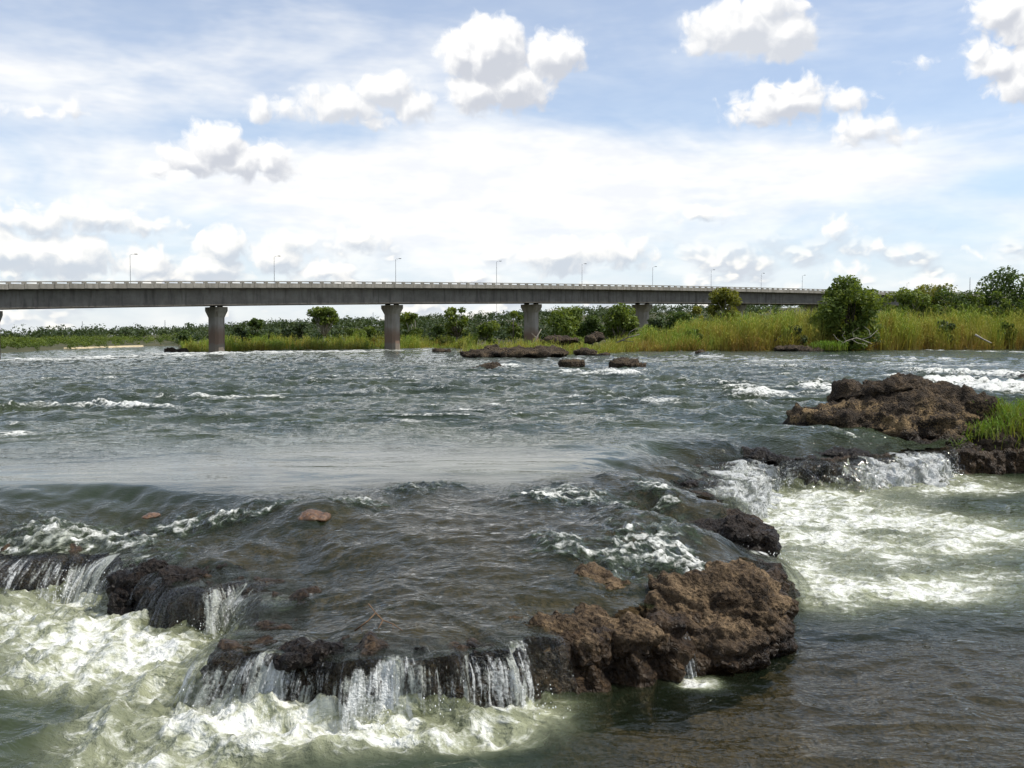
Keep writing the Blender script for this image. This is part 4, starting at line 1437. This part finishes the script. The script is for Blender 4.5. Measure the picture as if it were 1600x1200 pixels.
# piers
for i, px in enumerate((-12, 339, 613, 830, 1003, 1150, 1270)):
    k = k_for(px, 4.5)
    c = bpt(k, 4.5, 0)
    top = c[2] - 2.98

    def ring(tb, tn, ch, z):
        pts = []
        for a, b in ((-1, -1), (1, -1), (1, 1), (-1, 1)):
            if a * b > 0:
                s = [(a * (tb - 0), b * (tn - ch)), (a * (tb - ch), b * tn)]
            else:
                s = [(a * (tb - ch), b * tn), (a * tb, b * (tn - ch))]
            pts += s
        pts.sort(key=lambda p: math.atan2(p[1], p[0]))
        return [np.array((c[0], c[1], 0)) + u3 * p[0] + w3 * p[1] + np.array((0, 0, z)) for p in pts]

    def lathe(name, rings, mat, parent):
        v = [p for r in rings for p in r]
        m = len(rings[0])
        f = []
        for a in range(len(rings) - 1):
            for j in range(m):
                f.append((a * m + j, a * m + (j + 1) % m, (a + 1) * m + (j + 1) % m, (a + 1) * m + j))
        f.append(tuple(range(m))[::-1])
        f.append(tuple((len(rings) - 1) * m + j for j in range(m)))
        return child(link(name, mesh_from(name, v, f, smooth=False), mat), parent)
    sc = 1.0
    pier = lathe('pier', [ring(.62, 1.32, .32, -2.2), ring(.62, 1.30, .32, top - 1.25)], M_PIER, bridge)
    lathe('pier_cap', [ring(.63, 1.31, .32, top - 1.25), ring(.80, 1.85, .30, top - 0.45), ring(.80, 1.85, .30, top)], M_PIER, pier)
    for s in (-1, 1):
        mb = MB()
        mb.box(np.array((c[0], c[1], top + 0.085)) + w3 * s * 1.1, u3 * 0.25, w3 * 0.3, np.array((0, 0, 0.083)))
        child(mb.build('bearing', M_DARK), pier)
    mb = MB()
    mb.box(np.array((c[0], c[1], c[2] - 2.5)), u3 * 0.3, w3 * 2.795, np.array((0, 0, 0.28)))
    child(mb.build('crossbeam', M_GIRDER), bridge)

# street lamps on the far side of the deck
LAMPS = [(206, 397), (430, 400), (619, 404), (776, 408), (909, 412), (1019, 416.5), (1110, 421.5), (1188, 427), (1252, 430), (1415, 442), (1490, 446)]
names = ['leftmost street lamp on the bridge', 'second street lamp from the left on the bridge', 'street lamp on the bridge over the second pier', 'street lamp on the bridge left of the third pier', 'street lamp on the bridge right of the third pier', 'street lamp on the bridge right of the fourth pier',
         'street lamp on the bridge left of the round yellow bush', 'street lamp on the bridge right of the round yellow bush', 'street lamp on the bridge just left of the big bush', 'street lamp just right of the big bush', 'street lamp on the bridge end nearest the mast']
for (px, yt), lab in zip(LAMPS, names):
    k = k_for(px, 8.7)
    p = bpt(k, 8.7, -PH + 0.16)
    top = at(px, yt, p[1])[2]
    lamp = tag(empty('street_lamp', tuple(p)), lab, 'street lamp', 'lamps along the bridge')
    bpy.context.view_layer.update()
    mb = MB()
    h = top - p[2]
    mb.tube([(0, 0, 0), (0, 0, h * .5), (0, 0, h - 0.12)], [0.045, 0.036, 0.028], 6)
    mb.build('pole', M_STEEL, lamp)
    mb = MB()
    r_ = np.array((0.85, 0.5, 0))
    mb.tube([(0, 0, h - 0.14), tuple(r_ * .15 + np.array((0, 0, h - .03))), tuple(r_ * .5 + np.array((0, 0, h + 0.02)))], [.025, .022, .02], 5)
    mb.build('arm', M_STEEL, lamp)
    mb = MB()
    mb.box(r_ * .68 + np.array((0, 0, h + 0.02)), r_ * 0.17, np.array((-.5, .85, 0)) * 0.08, np.array((0, 0, 0.04)))
    mb.build('lamp_head', M_DARK, lamp)

# ------------------------------------------------------------------ plants


def leaf_cards(c, size, rg, up=0.35, out=None):
    """four-cornered leaf sprays at points c; returns verts, faces"""
    n = len(c)
    nrm = rg.normal(size=(n, 3))
    if out is not None:
        nrm = nrm * 0.75 + out * 0.5
    nrm[:, 2] += up
    nrm /= np.linalg.norm(nrm, axis=1)[:, None] + 1e-9
    a = np.cross(nrm, rg.normal(size=(n, 3)))
    a /= np.linalg.norm(a, axis=1)[:, None] + 1e-9
    b = np.cross(nrm, a)
    s = size * (0.6 + 0.8 * rg.random(n))
    L, Wd = a * s[:, None], b * (s * (0.42 + 0.3 * rg.random(n)))[:, None]
    k = nrm * (s * 0.18)[:, None]
    v = np.stack([c - L, c + Wd * 0.9 + k, c + L, c - Wd + k], 1).reshape(-1, 3)
    f = np.arange(4 * n).reshape(n, 4)
    return v, f


def leafy_mesh(name, c, size, tone, rg, mat, out=None, up=0.7):
    v, f = leaf_cards(c, size, rg, up, out)
    me = mesh_from(name, v, f, smooth=False)
    attr(me, 'tone', np.repeat(np.clip(tone, 0, 1), 4))
    me.materials.append(mat)
    return me


LEAF_A = leaf_material('leaf_mid_green', (0.060, 0.092, 0.018), (0.125, 0.175, 0.034), (0.24, 0.28, 0.06))
LEAF_B = leaf_material('leaf_dark_green', (0.034, 0.062, 0.018), (0.075, 0.118, 0.030), (0.14, 0.185, 0.045))
LEAF_C = leaf_material('leaf_yellow_green', (0.09, 0.105, 0.022), (0.18, 0.19, 0.036), (0.28, 0.275, 0.055))
LEAF_F = leaf_material('leaf_far', (0.026, 0.046, 0.020), (0.055, 0.082, 0.030), (0.105, 0.125, 0.045), 0.3)  # bluish cast: distance haze put into the leaf colour
LEAF_R = leaf_material('reed_blade', (0.28, 0.185, 0.06), (0.31, 0.30, 0.06), (0.18, 0.28, 0.045), 0.35)
LEAF_G = leaf_material('grass_blade', (0.22, 0.18, 0.05), (0.18, 0.22, 0.035), (0.12, 0.23, 0.025), 0.35)
BARK_G = plain_material('grey_bark', (0.10, 0.085, 0.07), (0.26, 0.235, 0.20), 2.5, 0.9, 0.02, 0.2, (1, 1, .3))
BARK_W = plain_material('bleached_wood', (0.22, 0.19, 0.15), (0.46, 0.42, 0.36), 2.0, 0.85, 0.02, 0.2)
BARK_D = plain_material('dark_bark', (0.03, 0.023, 0.017), (0.075, 0.06, 0.045), 2.5, 0.95, 0.02, 0.2)


def tree(px, ytop, wpx, ybase, Yd, label, seed, mat=None, bark=None, n=2600, leaf=0.24, shape='round', cat='tree', name='tree', clear=0.25, lobes=11, dead=0, group=None, fill=0.5, rk=1.0):
    """a tree or bush standing at distance Yd: base and top given as sighted, crown from leaf sprays gathered round its limb ends"""
    rg = np.random.default_rng(seed)
    mat = mat or LEAF_A
    bark = bark or BARK_G
    bx, by, bz = at(px, ybase, Yd)
    topz = at(px, ytop, Yd)[2]
    H = topz - bz
    Rw = wpx / F * Yd * 0.5
    root = tag(empty(name, (bx, by, bz)), label, cat, group)
    # lobe centres
    cs, rs = [], []
    tries = 0
    while len(cs) < lobes and tries < 4000:
        tries += 1
        th = rg.random() * 2 * math.pi
        rr = math.sqrt(rg.random())
        zz = rg.random()
        if shape == 'umbrella':
            z = clear + (1 - clear) * (0.35 + 0.55 * zz)
            lim = 0.8 * math.sqrt(max(0, 1 - ((z - (clear + .25)) / (1 - clear - .15)) ** 2)) if z > clear else 0
        elif shape == 'bush':
            z = 0.08 + 0.80 * zz
            lim = 0.84 * math.sqrt(max(0, 1 - (max(0, z - 0.35) / 0.65) ** 2))
        else:
            z = clear + (0.90 - clear) * zz
            lim = 0.78 * math.sqrt(max(0, 1 - ((z - (clear + .9) / 2) / ((1 - clear) * .56)) ** 2))
        p = np.array((math.cos(th) * rr * lim * Rw, math.sin(th) * rr * lim * Rw, z * H))
        r = Rw * rk * (0.22 + 0.24 * rg.random() ** 1.3)
        r = min(r, H * 0.26)
        if p[2] + r > H * 1.02:
            p[2] = H * 1.0 - r
        if all(np.linalg.norm(p - c) > 0.55 * r for c in cs):
            cs.append(p)
            rs.append(r)
    cs = np.array(cs)
    rs = np.array(rs)
    # crown
    w = rs ** 2
    i = rg.choice(len(cs), n, p=w / w.sum())
    d = rg.normal(size=(n, 3))
    d /= np.linalg.norm(d, axis=1)[:, None]
    rad = rg.random(n) ** fill
    c = cs[i] + d * (rs[i] * (0.35 + 0.75 * rad))[:, None] * np.array((1, 1, 0.82))
    keep = c[:, 2] > 0.01 * H
    c, d, i = c[keep], d[keep], i[keep]
    lobe_t = rg.random(len(cs)) * 0.45 + 0.2
    tone = lobe_t[i] + rg.normal(0, 0.13, len(i)) + 0.12 * (c[:, 2] / H - 0.5)
    link('crown', leafy_mesh('crown', c, leaf, tone, rg, mat, d * 1.0), None, root)
    # trunk and limbs
    mb = MB()
    lean = rg.normal(0, 0.05, 2) * H
    fork = np.array((lean[0], lean[1], H * max(0.12, clear * 0.8)))
    r0 = max((0.018 if shape == 'bush' else 0.032) * H, 0.05)
    mb.tube([(0, 0, -0.3), (lean[0] * .3, lean[1] * .3, fork[2] * .5), tuple(fork)], [r0 * 1.25, r0, r0 * .8], 7)
    mb.build('trunk', bark, root, True)
    mb = MB()
    for c_, r_ in zip(cs, rs):
        mid = fork * 0.45 + c_ * 0.55 + rg.normal(0, 0.08, 3) * Rw
        mb.tube([tuple(fork * 0.97), tuple(mid), tuple(c_ + np.array((0, 0, r_ * .3)))], [r0 * .55, r0 * .32, r0 * .1], 5)
    for q in range(dead):
        th = rg.random() * 2 * math.pi
        e = np.array((math.cos(th) * Rw * .95, -abs(math.sin(th)) * Rw, H * (0.05 + .3 * rg.random())))
        mb.tube([tuple(fork * .4), tuple(e * .5 + rg.normal(0, .1, 3) * Rw), tuple(e)], [r0 * .3, r0 * .22, r0 * .08], 5)
    mb.build('limbs', bark, root, True)
    return root


tree(1325, 426, 116, 546, 134, 'big dense dark green bush tree overhanging the right bank', 301, LEAF_A, BARK_D, 11000, .24, 'bush', rk=.8, lobes=60, dead=5, clear=.12)
tree(1130, 449, 58, 512, 142, 'round yellow green bush standing above the reeds before the bridge', 302, LEAF_C, BARK_G, 2600, .22, 'round', cat='bush', clear=.22, lobes=13)
tree(505, 478, 58, 544, 157, 'umbrella shaped tree with pale forked trunk on the island', 303, LEAF_A, BARK_W, 2300, .24, 'umbrella', clear=.36, rk=.72, lobes=30)
tree(403, 493, 36, 546, 152, 'compact dark green tree right of the nearest full pier', 304, LEAF_B, BARK_D, 2300, .22, 'bush', clear=.08, rk=.72, lobes=26)
tree(712, 475, 48, 541, 168, 'slender tree with grey gnarled trunk between the middle piers', 305, LEAF_A, BARK_G, 1900, .24, 'round', clear=.28, rk=.7, lobes=24)
tree(638, 487, 44, 542, 168, 'small open tree just right of the second pier', 306, LEAF_A, BARK_W, 1500, .24, 'round', clear=.25, lobes=9)
tree(888, 477, 76, 543, 140, 'broad green tree right of the third pier', 307, LEAF_A, BARK_G, 3000, .25, 'bush', lobes=15, dead=3)
tree(968, 473, 66, 538, 146, 'leafy tree with bare grey lower branches before the fourth pier', 308, LEAF_A, BARK_G, 2600, .25, 'round', clear=.15, lobes=13, dead=7)
tree(803, 484, 30, 538, 176, 'narrow green tree just left of the third pier', 309, LEAF_A, BARK_G, 1100, .24, 'round', clear=.2, lobes=7)
tree(1592, 411, 120, 528, 158, 'large rounded dark tree at the right picture edge', 310, LEAF_B, BARK_D, 7000, .26, 'bush', rk=.8, lobes=40)
tree(1455, 442, 84, 520, 160, 'yellowish green tree behind the reeds between the big bush and the edge tree', 311, LEAF_C, BARK_G, 3200, .24, 'bush', rk=.85, lobes=26)
tree(1400, 447, 70, 520, 158, 'mid green tree behind the reeds touching the big bush', 312, LEAF_A, BARK_G, 2600, .24, 'bush', rk=.85, lobes=22)
tree(1512, 453, 74, 520, 162, 'low green tree behind the reeds left of the edge tree', 313, LEAF_A, BARK_G, 2600, .24, 'bush', rk=.85, lobes=20)
tree(566, 506, 52, 545, 160, 'spreading green bush left of the second pier', 314, LEAF_A, BARK_G, 1700, .22, 'bush', cat='bush', name='bush', lobes=10)
tree(680, 508, 30, 543, 168, 'small round bush left of the slender grey tree', 315, LEAF_B, BARK_G, 900, .22, 'bush', cat='bush', name='bush', lobes=7)
tree(1058, 486, 56, 525, 150, 'dark bush behind the reeds left of the round yellow bush', 316, LEAF_B, BARK_G, 1700, .24, 'bush', cat='bush', name='bush', lobes=10)
tree(1085, 478, 34, 520, 152, 'brownish bush tucked beside the round yellow bush', 317, LEAF_C, BARK_G, 900, .22, 'bush', cat='bush', name='bush', lobes=7)
tree(460, 500, 60, 544, 160, 'wide dull green bush between the dark tree and the umbrella tree', 318, LEAF_F, BARK_G, 1500, .25, 'bush', cat='bush', name='bush', lobes=10)
tree(760, 500, 46, 538, 174, 'leafy bush between the slender grey tree and the third pier', 319, LEAF_A, BARK_G, 1300, .24, 'bush', cat='bush', name='bush', lobes=9)
tree(925, 492, 44, 538, 144, 'green bush between the broad tree and the tree with bare branches', 320, LEAF_B, BARK_G, 1300, .24, 'bush', cat='bush', name='bush', lobes=9)
tree(1025, 496, 36, 535, 142, 'olive bush right of the tree with bare branches', 321, LEAF_F, BARK_G, 1000, .24, 'bush', cat='bush', name='bush', lobes=7)
tree(295, 514, 28, 546, 150, 'dark bush at the left tip of the island', 322, LEAF_B, BARK_G, 800, .24, 'bush', cat='bush', name='bush', lobes=6)
tree(372, 508, 32, 545, 152, 'dark bush hiding behind the nearest full pier', 323, LEAF_F, BARK_G, 900, .24, 'bush', cat='bush', name='bush', lobes=6)


tree(1428, 449, 72, 520, 155, 'dense mid green tree behind the reeds, second one right of the big bush', 340, LEAF_A, BARK_G, 2600, .24, 'bush', rk=.8, lobes=26)
tree(1486, 450, 76, 520, 156, 'dense dark green tree behind the reeds below the tall mast', 341, LEAF_B, BARK_G, 2600, .24, 'bush', rk=.8, lobes=26)
tree(1543, 449, 70, 520, 155, 'dense green tree behind the reeds pressed against the edge tree', 342, LEAF_A, BARK_G, 2600, .24, 'bush', rk=.8, lobes=26)
tree(1185, 497, 30, 540, 134, 'small dark bush sunk among the reeds right of the round yellow bush', 330, LEAF_B, BARK_G, 700, .22, 'bush', cat='bush', name='bush', lobes=8)
tree(1238, 505, 36, 545, 130, 'brown green bush at the waterline left of the big bush', 331, LEAF_F, BARK_D, 800, .22, 'bush', cat='bush', name='bush', lobes=9, dead=4)
tree(1478, 500, 34, 541, 142, 'low dull bush among the right hand reeds below the yellowish tree', 332, LEAF_F, BARK_G, 700, .22, 'bush', cat='bush', name='bush', lobes=8)
tree(1570, 498, 30, 540, 147, 'dark bush among the reeds below the edge tree', 333, LEAF_B, BARK_G, 700, .22, 'bush', cat='bush', name='bush', lobes=8)
tree(1085, 512, 26, 545, 130, 'small olive bush in the reeds below the round yellow bush', 334, LEAF_F, BARK_G, 600, .22, 'bush', cat='bush', name='bush', lobes=7)


def blades(bx, by, bz, h, width, rg, lean=0.18, leaves=2, tone0=0.15, tone1=0.8):
    """upright blades: a tapering bent stalk of two quads and a tip, plus drooping leaves"""
    n = len(bx)
    th = rg.random(n) * 2 * math.pi
    ln = h * (lean * (0.3 + rg.random(n)))
    wind = 0.08 * h
    dx, dy = np.cos(th) * ln + wind, np.sin(th) * ln
    ph = rg.random(n) * math.pi
    wx, wy = np.cos(ph) * width, np.sin(ph) * width
    base = np.stack([bx, by, bz], 1)
    V, Fq, T = [], [], []
    lev = (0.0, 0.45, 0.8, 1.0)
    ws = (0.8, 1.0, 0.6, 0.06)
    pts = []
    for a, w in zip(lev, ws):
        c = base + np.stack([dx * a * a, dy * a * a, h * a * (1 - 0.06 * a)], 1)
        o = np.stack([wx * w, wy * w, np.zeros(n)], 1) * 0.5
        pts.append(c - o)
        pts.append(c + o)
    v = np.stack(pts, 1)
    V.append(v.reshape(-1, 3))
    i0 = (np.arange(n) * 8)[:, None]
    Fq.append(np.concatenate([i0 + np.array((0, 1, 3, 2)), i0 + np.array((2, 3, 5, 4)), i0 + np.array((4, 5, 7, 6))]))
    tj = rg.normal(0, 0.12, n)
    for a in lev:
        T.append(tone0 + (tone1 - tone0) * a + tj)
        T.append(tone0 + (tone1 - tone0) * a + tj)
    T = [np.stack(T, 1).ravel()]
    off = n * 8
    for q in range(leaves):
        a = 0.35 + 0.5 * rg.random(n)
        s = base + np.stack([dx * a * a, dy * a * a, h * a * (1 - 0.06 * a)], 1)
        t2 = rg.random(n) * 2 * math.pi
        L = h * (0.14 + 0.12 * rg.random(n))
        e1 = s + np.stack([np.cos(t2) * L * .6, np.sin(t2) * L * .6, L * 0.55], 1)
        e2 = s + np.stack([np.cos(t2) * L * 1.2, np.sin(t2) * L * 1.2, L * 0.25], 1)
        sd2 = np.stack([-np.sin(t2), np.cos(t2), np.zeros(n)], 1) * (width * 0.8)[:, None]
        v = np.stack([s, e1 - sd2 * .5, e2, e1 + sd2 * .5], 1)
        V.append(v.reshape(-1, 3))
        Fq.append(off + (np.arange(n) * 4)[:, None] + np.array((0, 1, 2, 3)))
        off += 4 * n
        T.append(np.repeat(tone0 + (tone1 - tone0) * a + rg.normal(0, .12, n), 4))
    return np.concatenate(V), np.concatenate(Fq), np.concatenate(T)


SHP = [800 + F * p[0] / p[1] for p in SHORE[:16]]


def shore_y(px):
    xs = [(1900, 148), (1600, 146), (1400, 136), (1300, 131), (1230, 128), (1100, 127), (1000, 124), (960, 112), (930, 103), (880, 99), (800, 101), (730, 108), (716, 117)]
    return np.interp(px, [a for a, b in xs][::-1], [b for a, b in xs][::-1])


def reed_bed(name, label, pxs, yd, top_y, rg, mat, w0=0.05, leaves=2, t0=.1, t1=.85, lean=.16):
    X_ = (pxs - 800) / F * yd
    z, s = land_z(X_, yd)
    k = s > 0.2
    k &= rg.random(len(X_)) < 0.50 + 1.0 * perlin2(X_ * .55, yd * .5, 213)
    X_, yd, z, top_y, pxs = X_[k], yd[k], z[k], top_y[k], pxs[k]
    top_y = top_y + 12 * perlin2(X_ * .22, yd * .2, 216) + 8 * perlin2(X_ * .8, yd * .3, 214) + 5 * perlin2(X_ * 2.2, yd * .7, 215)
    tz = EYE + yd * (np.array([526.0]) - top_y) / F
    h = np.clip(tz - z, 0.25, 9) * (0.72 + 0.32 * rg.random(len(z)))
    v, f, t = blades(X_, yd, z - 0.05, h, w0 * (0.6 + 0.8 * rg.random(len(z))), rg, lean, leaves, t0, t1)
    patch = 0.42 * perlin2(v[:, 0] * .22, v[:, 1] * .22, 211) + 0.22 * perlin2(v[:, 0] * 1.1, v[:, 1] * .8, 212)
    me = mesh_from(name, v, f, smooth=False)
    attr(me, 'tone', np.clip(t + patch, 0, 1))
    return tag(link(name, me, mat), label, 'reeds', kind='stuff')


rg = np.random.default_rng(401)
# tall reeds along the right bank
n = 21000
pxs = 955 + (1720 - 955) * rg.random(n)
back = rg.random(n) ** 1.3 * 15 + 0.6
top = np.interp(pxs, [955, 1000, 1050, 1100, 1150, 1200, 1280, 1380, 1450, 1600, 1720], [530, 513, 503, 493, 486, 480, 473, 478, 482, 477, 475])
top = top + np.clip(4 - back, 0, 4) * 7 + 5 * perlin2(pxs * .03, back * .3, 402)
reed_bed('reeds', 'tall yellow green reeds lining the right bank', pxs, shore_y(pxs) + back, top, rg, LEAF_R, .075)
# brown dead stems at the foot of the reeds
n = 3500
pxs = 985 + (1720 - 985) * rg.random(n)
back = rg.random(n) * 2.0 + 0.2
reed_bed('dry_reeds', 'dry brown reed stems leaning along the waterline', pxs, shore_y(pxs) + back, np.full(n, 520.0) + 12 * rg.random(n), rg, LEAF_R, .07, 1, 0.0, .28, .5)
# grass on the spit
n = 6500
pxs = 716 + (985 - 716) * rg.random(n)
back = rg.random(n) ** 1.5 * 22 + 0.3
reed_bed('spit_grass', 'short yellow green grass on the low spit before the third pier', pxs, shore_y(pxs) + back, 541 - 9 * rg.random(n) - back * .25, rg, LEAF_R, .07, 1, .3, .75, .3)
# reeds and scrub along the island
n = 13000
pxs = 284 + (745 - 284) * rg.random(n)
sy = np.interp(pxs, [284, 300, 400, 500, 600, 700, 745], [131, 129, 134, 138, 148, 160, 150])
back = rg.random(n) ** 1.4 * 14 + 0.4
reed_bed('island_reeds', 'green and straw coloured reeds fringing the island under the bridge', pxs, sy + back, 535 + 7 * perlin2(pxs * .04, back * .1, 403) - 6 * rg.random(n) - back * .5, rg, LEAF_R, .08, 2, .2, .9)

# bright grass on the bank rock at the right
bank = [o for o in bpy.data.objects if o.name.startswith('rock') and 'carrying bright green grass' in o.get('label', '')][0]
nv = len(bank.data.vertices)
co = np.empty(nv * 3, np.float32)
bank.data.vertices.foreach_get('co', co)
nr = np.empty(nv * 3, np.float32)
bank.data.vertex_normals.foreach_get('vector', nr)
co, nr = co.reshape(-1, 3), nr.reshape(-1, 3)
pxv = 800 + F * co[:, 0] / co[:, 1]
pyv = 600 - F * ((co[:, 2] - EYE) / co[:, 1] + math.tan(PITCH))
ok = np.where((nr[:, 2] > 0.25) & (co[:, 2] > 0.08) & (pxv > 1482 + 35 * perlin2(co[:, 0] * 2, co[:, 2] * 4, 404)))[0]
i = rg.choice(ok, 5200)
v, f, t = blades(co[i, 0] + rg.normal(0, .03, len(i)), co[i, 1] + rg.normal(0, .03, len(i)), co[i, 2] - 0.02, 0.16 + 0.26 * rg.random(len(i)), 0.012 + 0.012 * rg.random(len(i)), rg, .55, 1, .25, .95)
me = mesh_from('bank_grass', v, f, smooth=False)
attr(me, 'tone', np.clip(t + 0.2 * perlin2(v[:, 0] * 2, v[:, 1] * 2, 405), 0, 1))
tag(link('bank_grass', me, LEAF_G), 'bright green grass growing on the rock bank beside the right falls', 'grass', kind='stuff')
# green tuft on the rock shelf below the big bush
n = 380
X_ = (1292 + 13 * rg.normal(size=n) - 800) / F * 125.0
v, f, t = blades(X_, 125 + rg.normal(0, .6, n), np.full(n, 0.9), 0.8 + 0.6 * rg.random(n), np.full(n, .07), rg, .4, 1, .5, 1)
me = mesh_from('grass_tuft', v, f, smooth=False)
attr(me, 'tone', np.clip(t, 0, 1))
tag(link('grass_tuft', me, LEAF_G), 'bright green grass tuft on the dark rock shelf below the big bush', 'grass', kind='stuff')

# ------------------------------------------------------------------ far woods
rg = np.random.default_rng(501)


def woods(name, label, pxr, yr, count, hr, per, leaf, seed, mat=LEAF_F, pw=1.0, cond=None):
    px = pxr[0] + (pxr[1] - pxr[0]) * rg.random(count)
    yd = yr[0] + (yr[1] - yr[0]) * rg.random(count) ** pw
    x = (px - 800) / F * yd
    z, s = land_z(x, yd)
    k = s > 1.0
    if cond is not None:
        k &= cond(px, yd)
    x, yd, z = x[k], yd[k], z[k]
    n = len(x)
    h = hr[0] + (hr[1] - hr[0]) * rg.random(n) ** 1.4
    r = h * (0.42 + 0.25 * rg.random(n))
    i = np.repeat(np.arange(n), per)
    d = rg.normal(size=(n * per, 3))
    d /= np.linalg.norm(d, axis=1)[:, None]
    # three lobes to each tree
    lob = rg.integers(0, 3, n * per)
    lo = rg.normal(0, 0.42, (n, 3, 3))
    c = np.stack([x[i], yd[i], z[i] + h[i] * 0.55], 1)
    c = c + lo[i, lob] * (r[i] * .9)[:, None] * np.array((1, 1, .45)) + d * (r[i] * .62 * (0.55 + .45 * rg.random(n * per)))[:, None] * np.array((1, 1, 0.72))
    c[:, 2] = np.maximum(c[:, 2], z[i] + 0.2)
    tone = (rg.random(n)[i] * .55 + .15 + rg.normal(0, .12, n * per)) if yr[0] < 300 else (rg.random(n)[i] * .30 + .30 + rg.normal(0, .05, n * per))  # distant woods get narrower tones, haze painted into their colour
    sz = leaf * (h[i] / hr[1]) ** .5
    me = leafy_mesh(name, c, sz, tone, rg, mat, d)
    return tag(link(name, me), label, 'woods', kind='stuff')


woods('bank_scrub', 'low green scrub crowding the far left bank', (-150, 300), (150, 420), 1100, (1.3, 3.3), 90, .21, 1, LEAF_A, 1.2)
woods('island_scrub', 'tangled scrub covering the ground behind the island trees', (284, 1100), (192, 330), 1300, (1.6, 4.2), 54, .38, 2, LEAF_F, 1.1)
woods('hillside_forest', 'dark wooded hillside along the horizon', (-250, 1800), (330, 900), 2400, (4.0, 8.0), 60, .60, 3, LEAF_F, .8)
woods('reed_scrub', 'scrub and small trees behind the right hand reeds', (1050, 1900), (150, 300), 500, (2.0, 5.0), 70, .5, 4, LEAF_A, 1.0)

# ------------------------------------------------------------------ driftwood, twig, masts


def branchy(name, segs, mat, label, cat, group=None):
    mb = MB()
    for pts, r0, r1 in segs:
        n = len(pts)
        mb.tube(pts, [r0 + (r1 - r0) * i / (n - 1) for i in range(n)], 6)
    return tag(mb.build(name, mat, smooth=True), label, cat, group)


def A(Yd, *pts):
    return [at(px, py, Yd) for px, py in pts]


# bleached drift branches under the big bush (surveyed as one tangle, one piece of wood)
branchy('driftwood', [(A(129, (1312, 540), (1322, 533), (1338, 528), (1350, 532), (1362, 537)), 0.088, 0.048), (A(129, (1322, 533), (1316, 524), (1320, 518)), 0.044, 0.018), (A(128.7, (1345, 531), (1360, 526), (1372, 515)), 0.055, 0.018), (A(128.6, (1360, 527), (1358, 516), (1350, 510)), 0.039, 0.012),
                      (A(128.8, (1330, 530), (1340, 536), (1352, 538)), 0.044, 0.018), (A(128.8, (1318, 536), (1308, 530), (1302, 522)), 0.044, 0.018), (A(128.5, (1335, 529), (1332, 519), (1342, 512)), 0.033, 0.012)],
        BARK_W, 'bleached driftwood tangle caught under the big bush', 'driftwood')
branchy('log', [(A(137, (1524, 523), (1536, 530), (1549, 536)), .14, .08)], BARK_W, 'pale dead log slanting out of the right hand reeds', 'log')
branchy('branch', [(A(131, (1210, 533), (1226, 520), (1238, 514)), .09, .03), (A(131, (1226, 520), (1222, 534)), .06, .03), (A(131, (1232, 517), (1246, 535)), .06, .03)], BARK_G, 'broken grey brown branch in the reeds left of the big bush', 'branch')
branchy('branch', [(A(118, (832, 540), (838, 528), (846, 514)), .10, .04), (A(118, (838, 528), (830, 520)), .05, .02)], BARK_W, 'pale bare branch leaning beside the third pier', 'branch')
branchy('branch', [(A(116, (962, 536), (980, 528), (1000, 522)), .10, .04), (A(116, (980, 528), (985, 518), (996, 512)), .06, .02), (A(116, (972, 532), (990, 534)), .06, .02)], BARK_G, 'grey fallen branches on the spit below the fourth pier', 'branch')
# the twig lodged on the lip of the front fall


def tw(cx, cy, Yd):
    return at(280 + cx * .3834, 740 + cy * .3834, Yd - 0.36)


branchy('twig', [([tw(715, 640, 7.62), tw(770, 600, 7.66), tw(800, 568, 7.7), tw(785, 548, 7.73), tw(770, 530, 7.75)], .0065, .0045), ([tw(800, 568, 7.7), tw(830, 598, 7.68), tw(870, 612, 7.66), tw(912, 642, 7.6)], .0065, .003), ([tw(830, 598, 7.68), tw(815, 625, 7.64), tw(800, 650, 7.6)], .005, .003), ([tw(870, 612, 7.66), tw(872, 640, 7.62)], .0025, .0015), ([tw(740, 622, 7.64), tw(748, 655, 7.6)], .0025, .0015)],
        plain_material('twig_bark', (0.10, 0.06, 0.035), (0.22, 0.14, 0.08), 20, 0.8), 'thin dry forked twig lodged on the shelf above the front fall', 'twig')
MASTS = [(129, 502, 514, 620, 'thin grey mast on the far left hillside'), (258, 500, 513, 620, 'thin grey mast on the hillside left of the nearest full pier'), (583, 488, 503, 640, 'pale mast on the hillside left of the second pier'), (776, 474, 492, 660, 'thin mast on the hillside between the middle piers'), (1515, 433, 460, 640, 'tall thin mast on the skyline left of the edge tree')]
for px, yt, yb, Yd, lab in MASTS:
    p = at(px, yb + 8, Yd)
    t = at(px, yt, Yd)[2]
    root = tag(empty('mast', p), lab, 'mast', 'masts on the hills')
    h = t - p[2]
    for q in range(3):
        a = q * 2.094
        mb = MB()
        mb.tube([(math.cos(a) * .5, math.sin(a) * .5, 0), (math.cos(a) * .08, math.sin(a) * .08, h)], [.10, .06], 4)
        mb.build('leg', M_STEEL, root)
    mb = MB()
    for j in range(8):
        z = h * (j + 1) / 9
        rr = .5 + (.08 - .5) * z / h
        for q in range(3):
            a, b = q * 2.094, (q + 1) * 2.094
            mb.tube([(math.cos(a) * rr, math.sin(a) * rr, z), (math.cos(b) * rr, math.sin(b) * rr, z)], [.04, .04], 4)
    mb.build('bracing', M_STEEL, root)
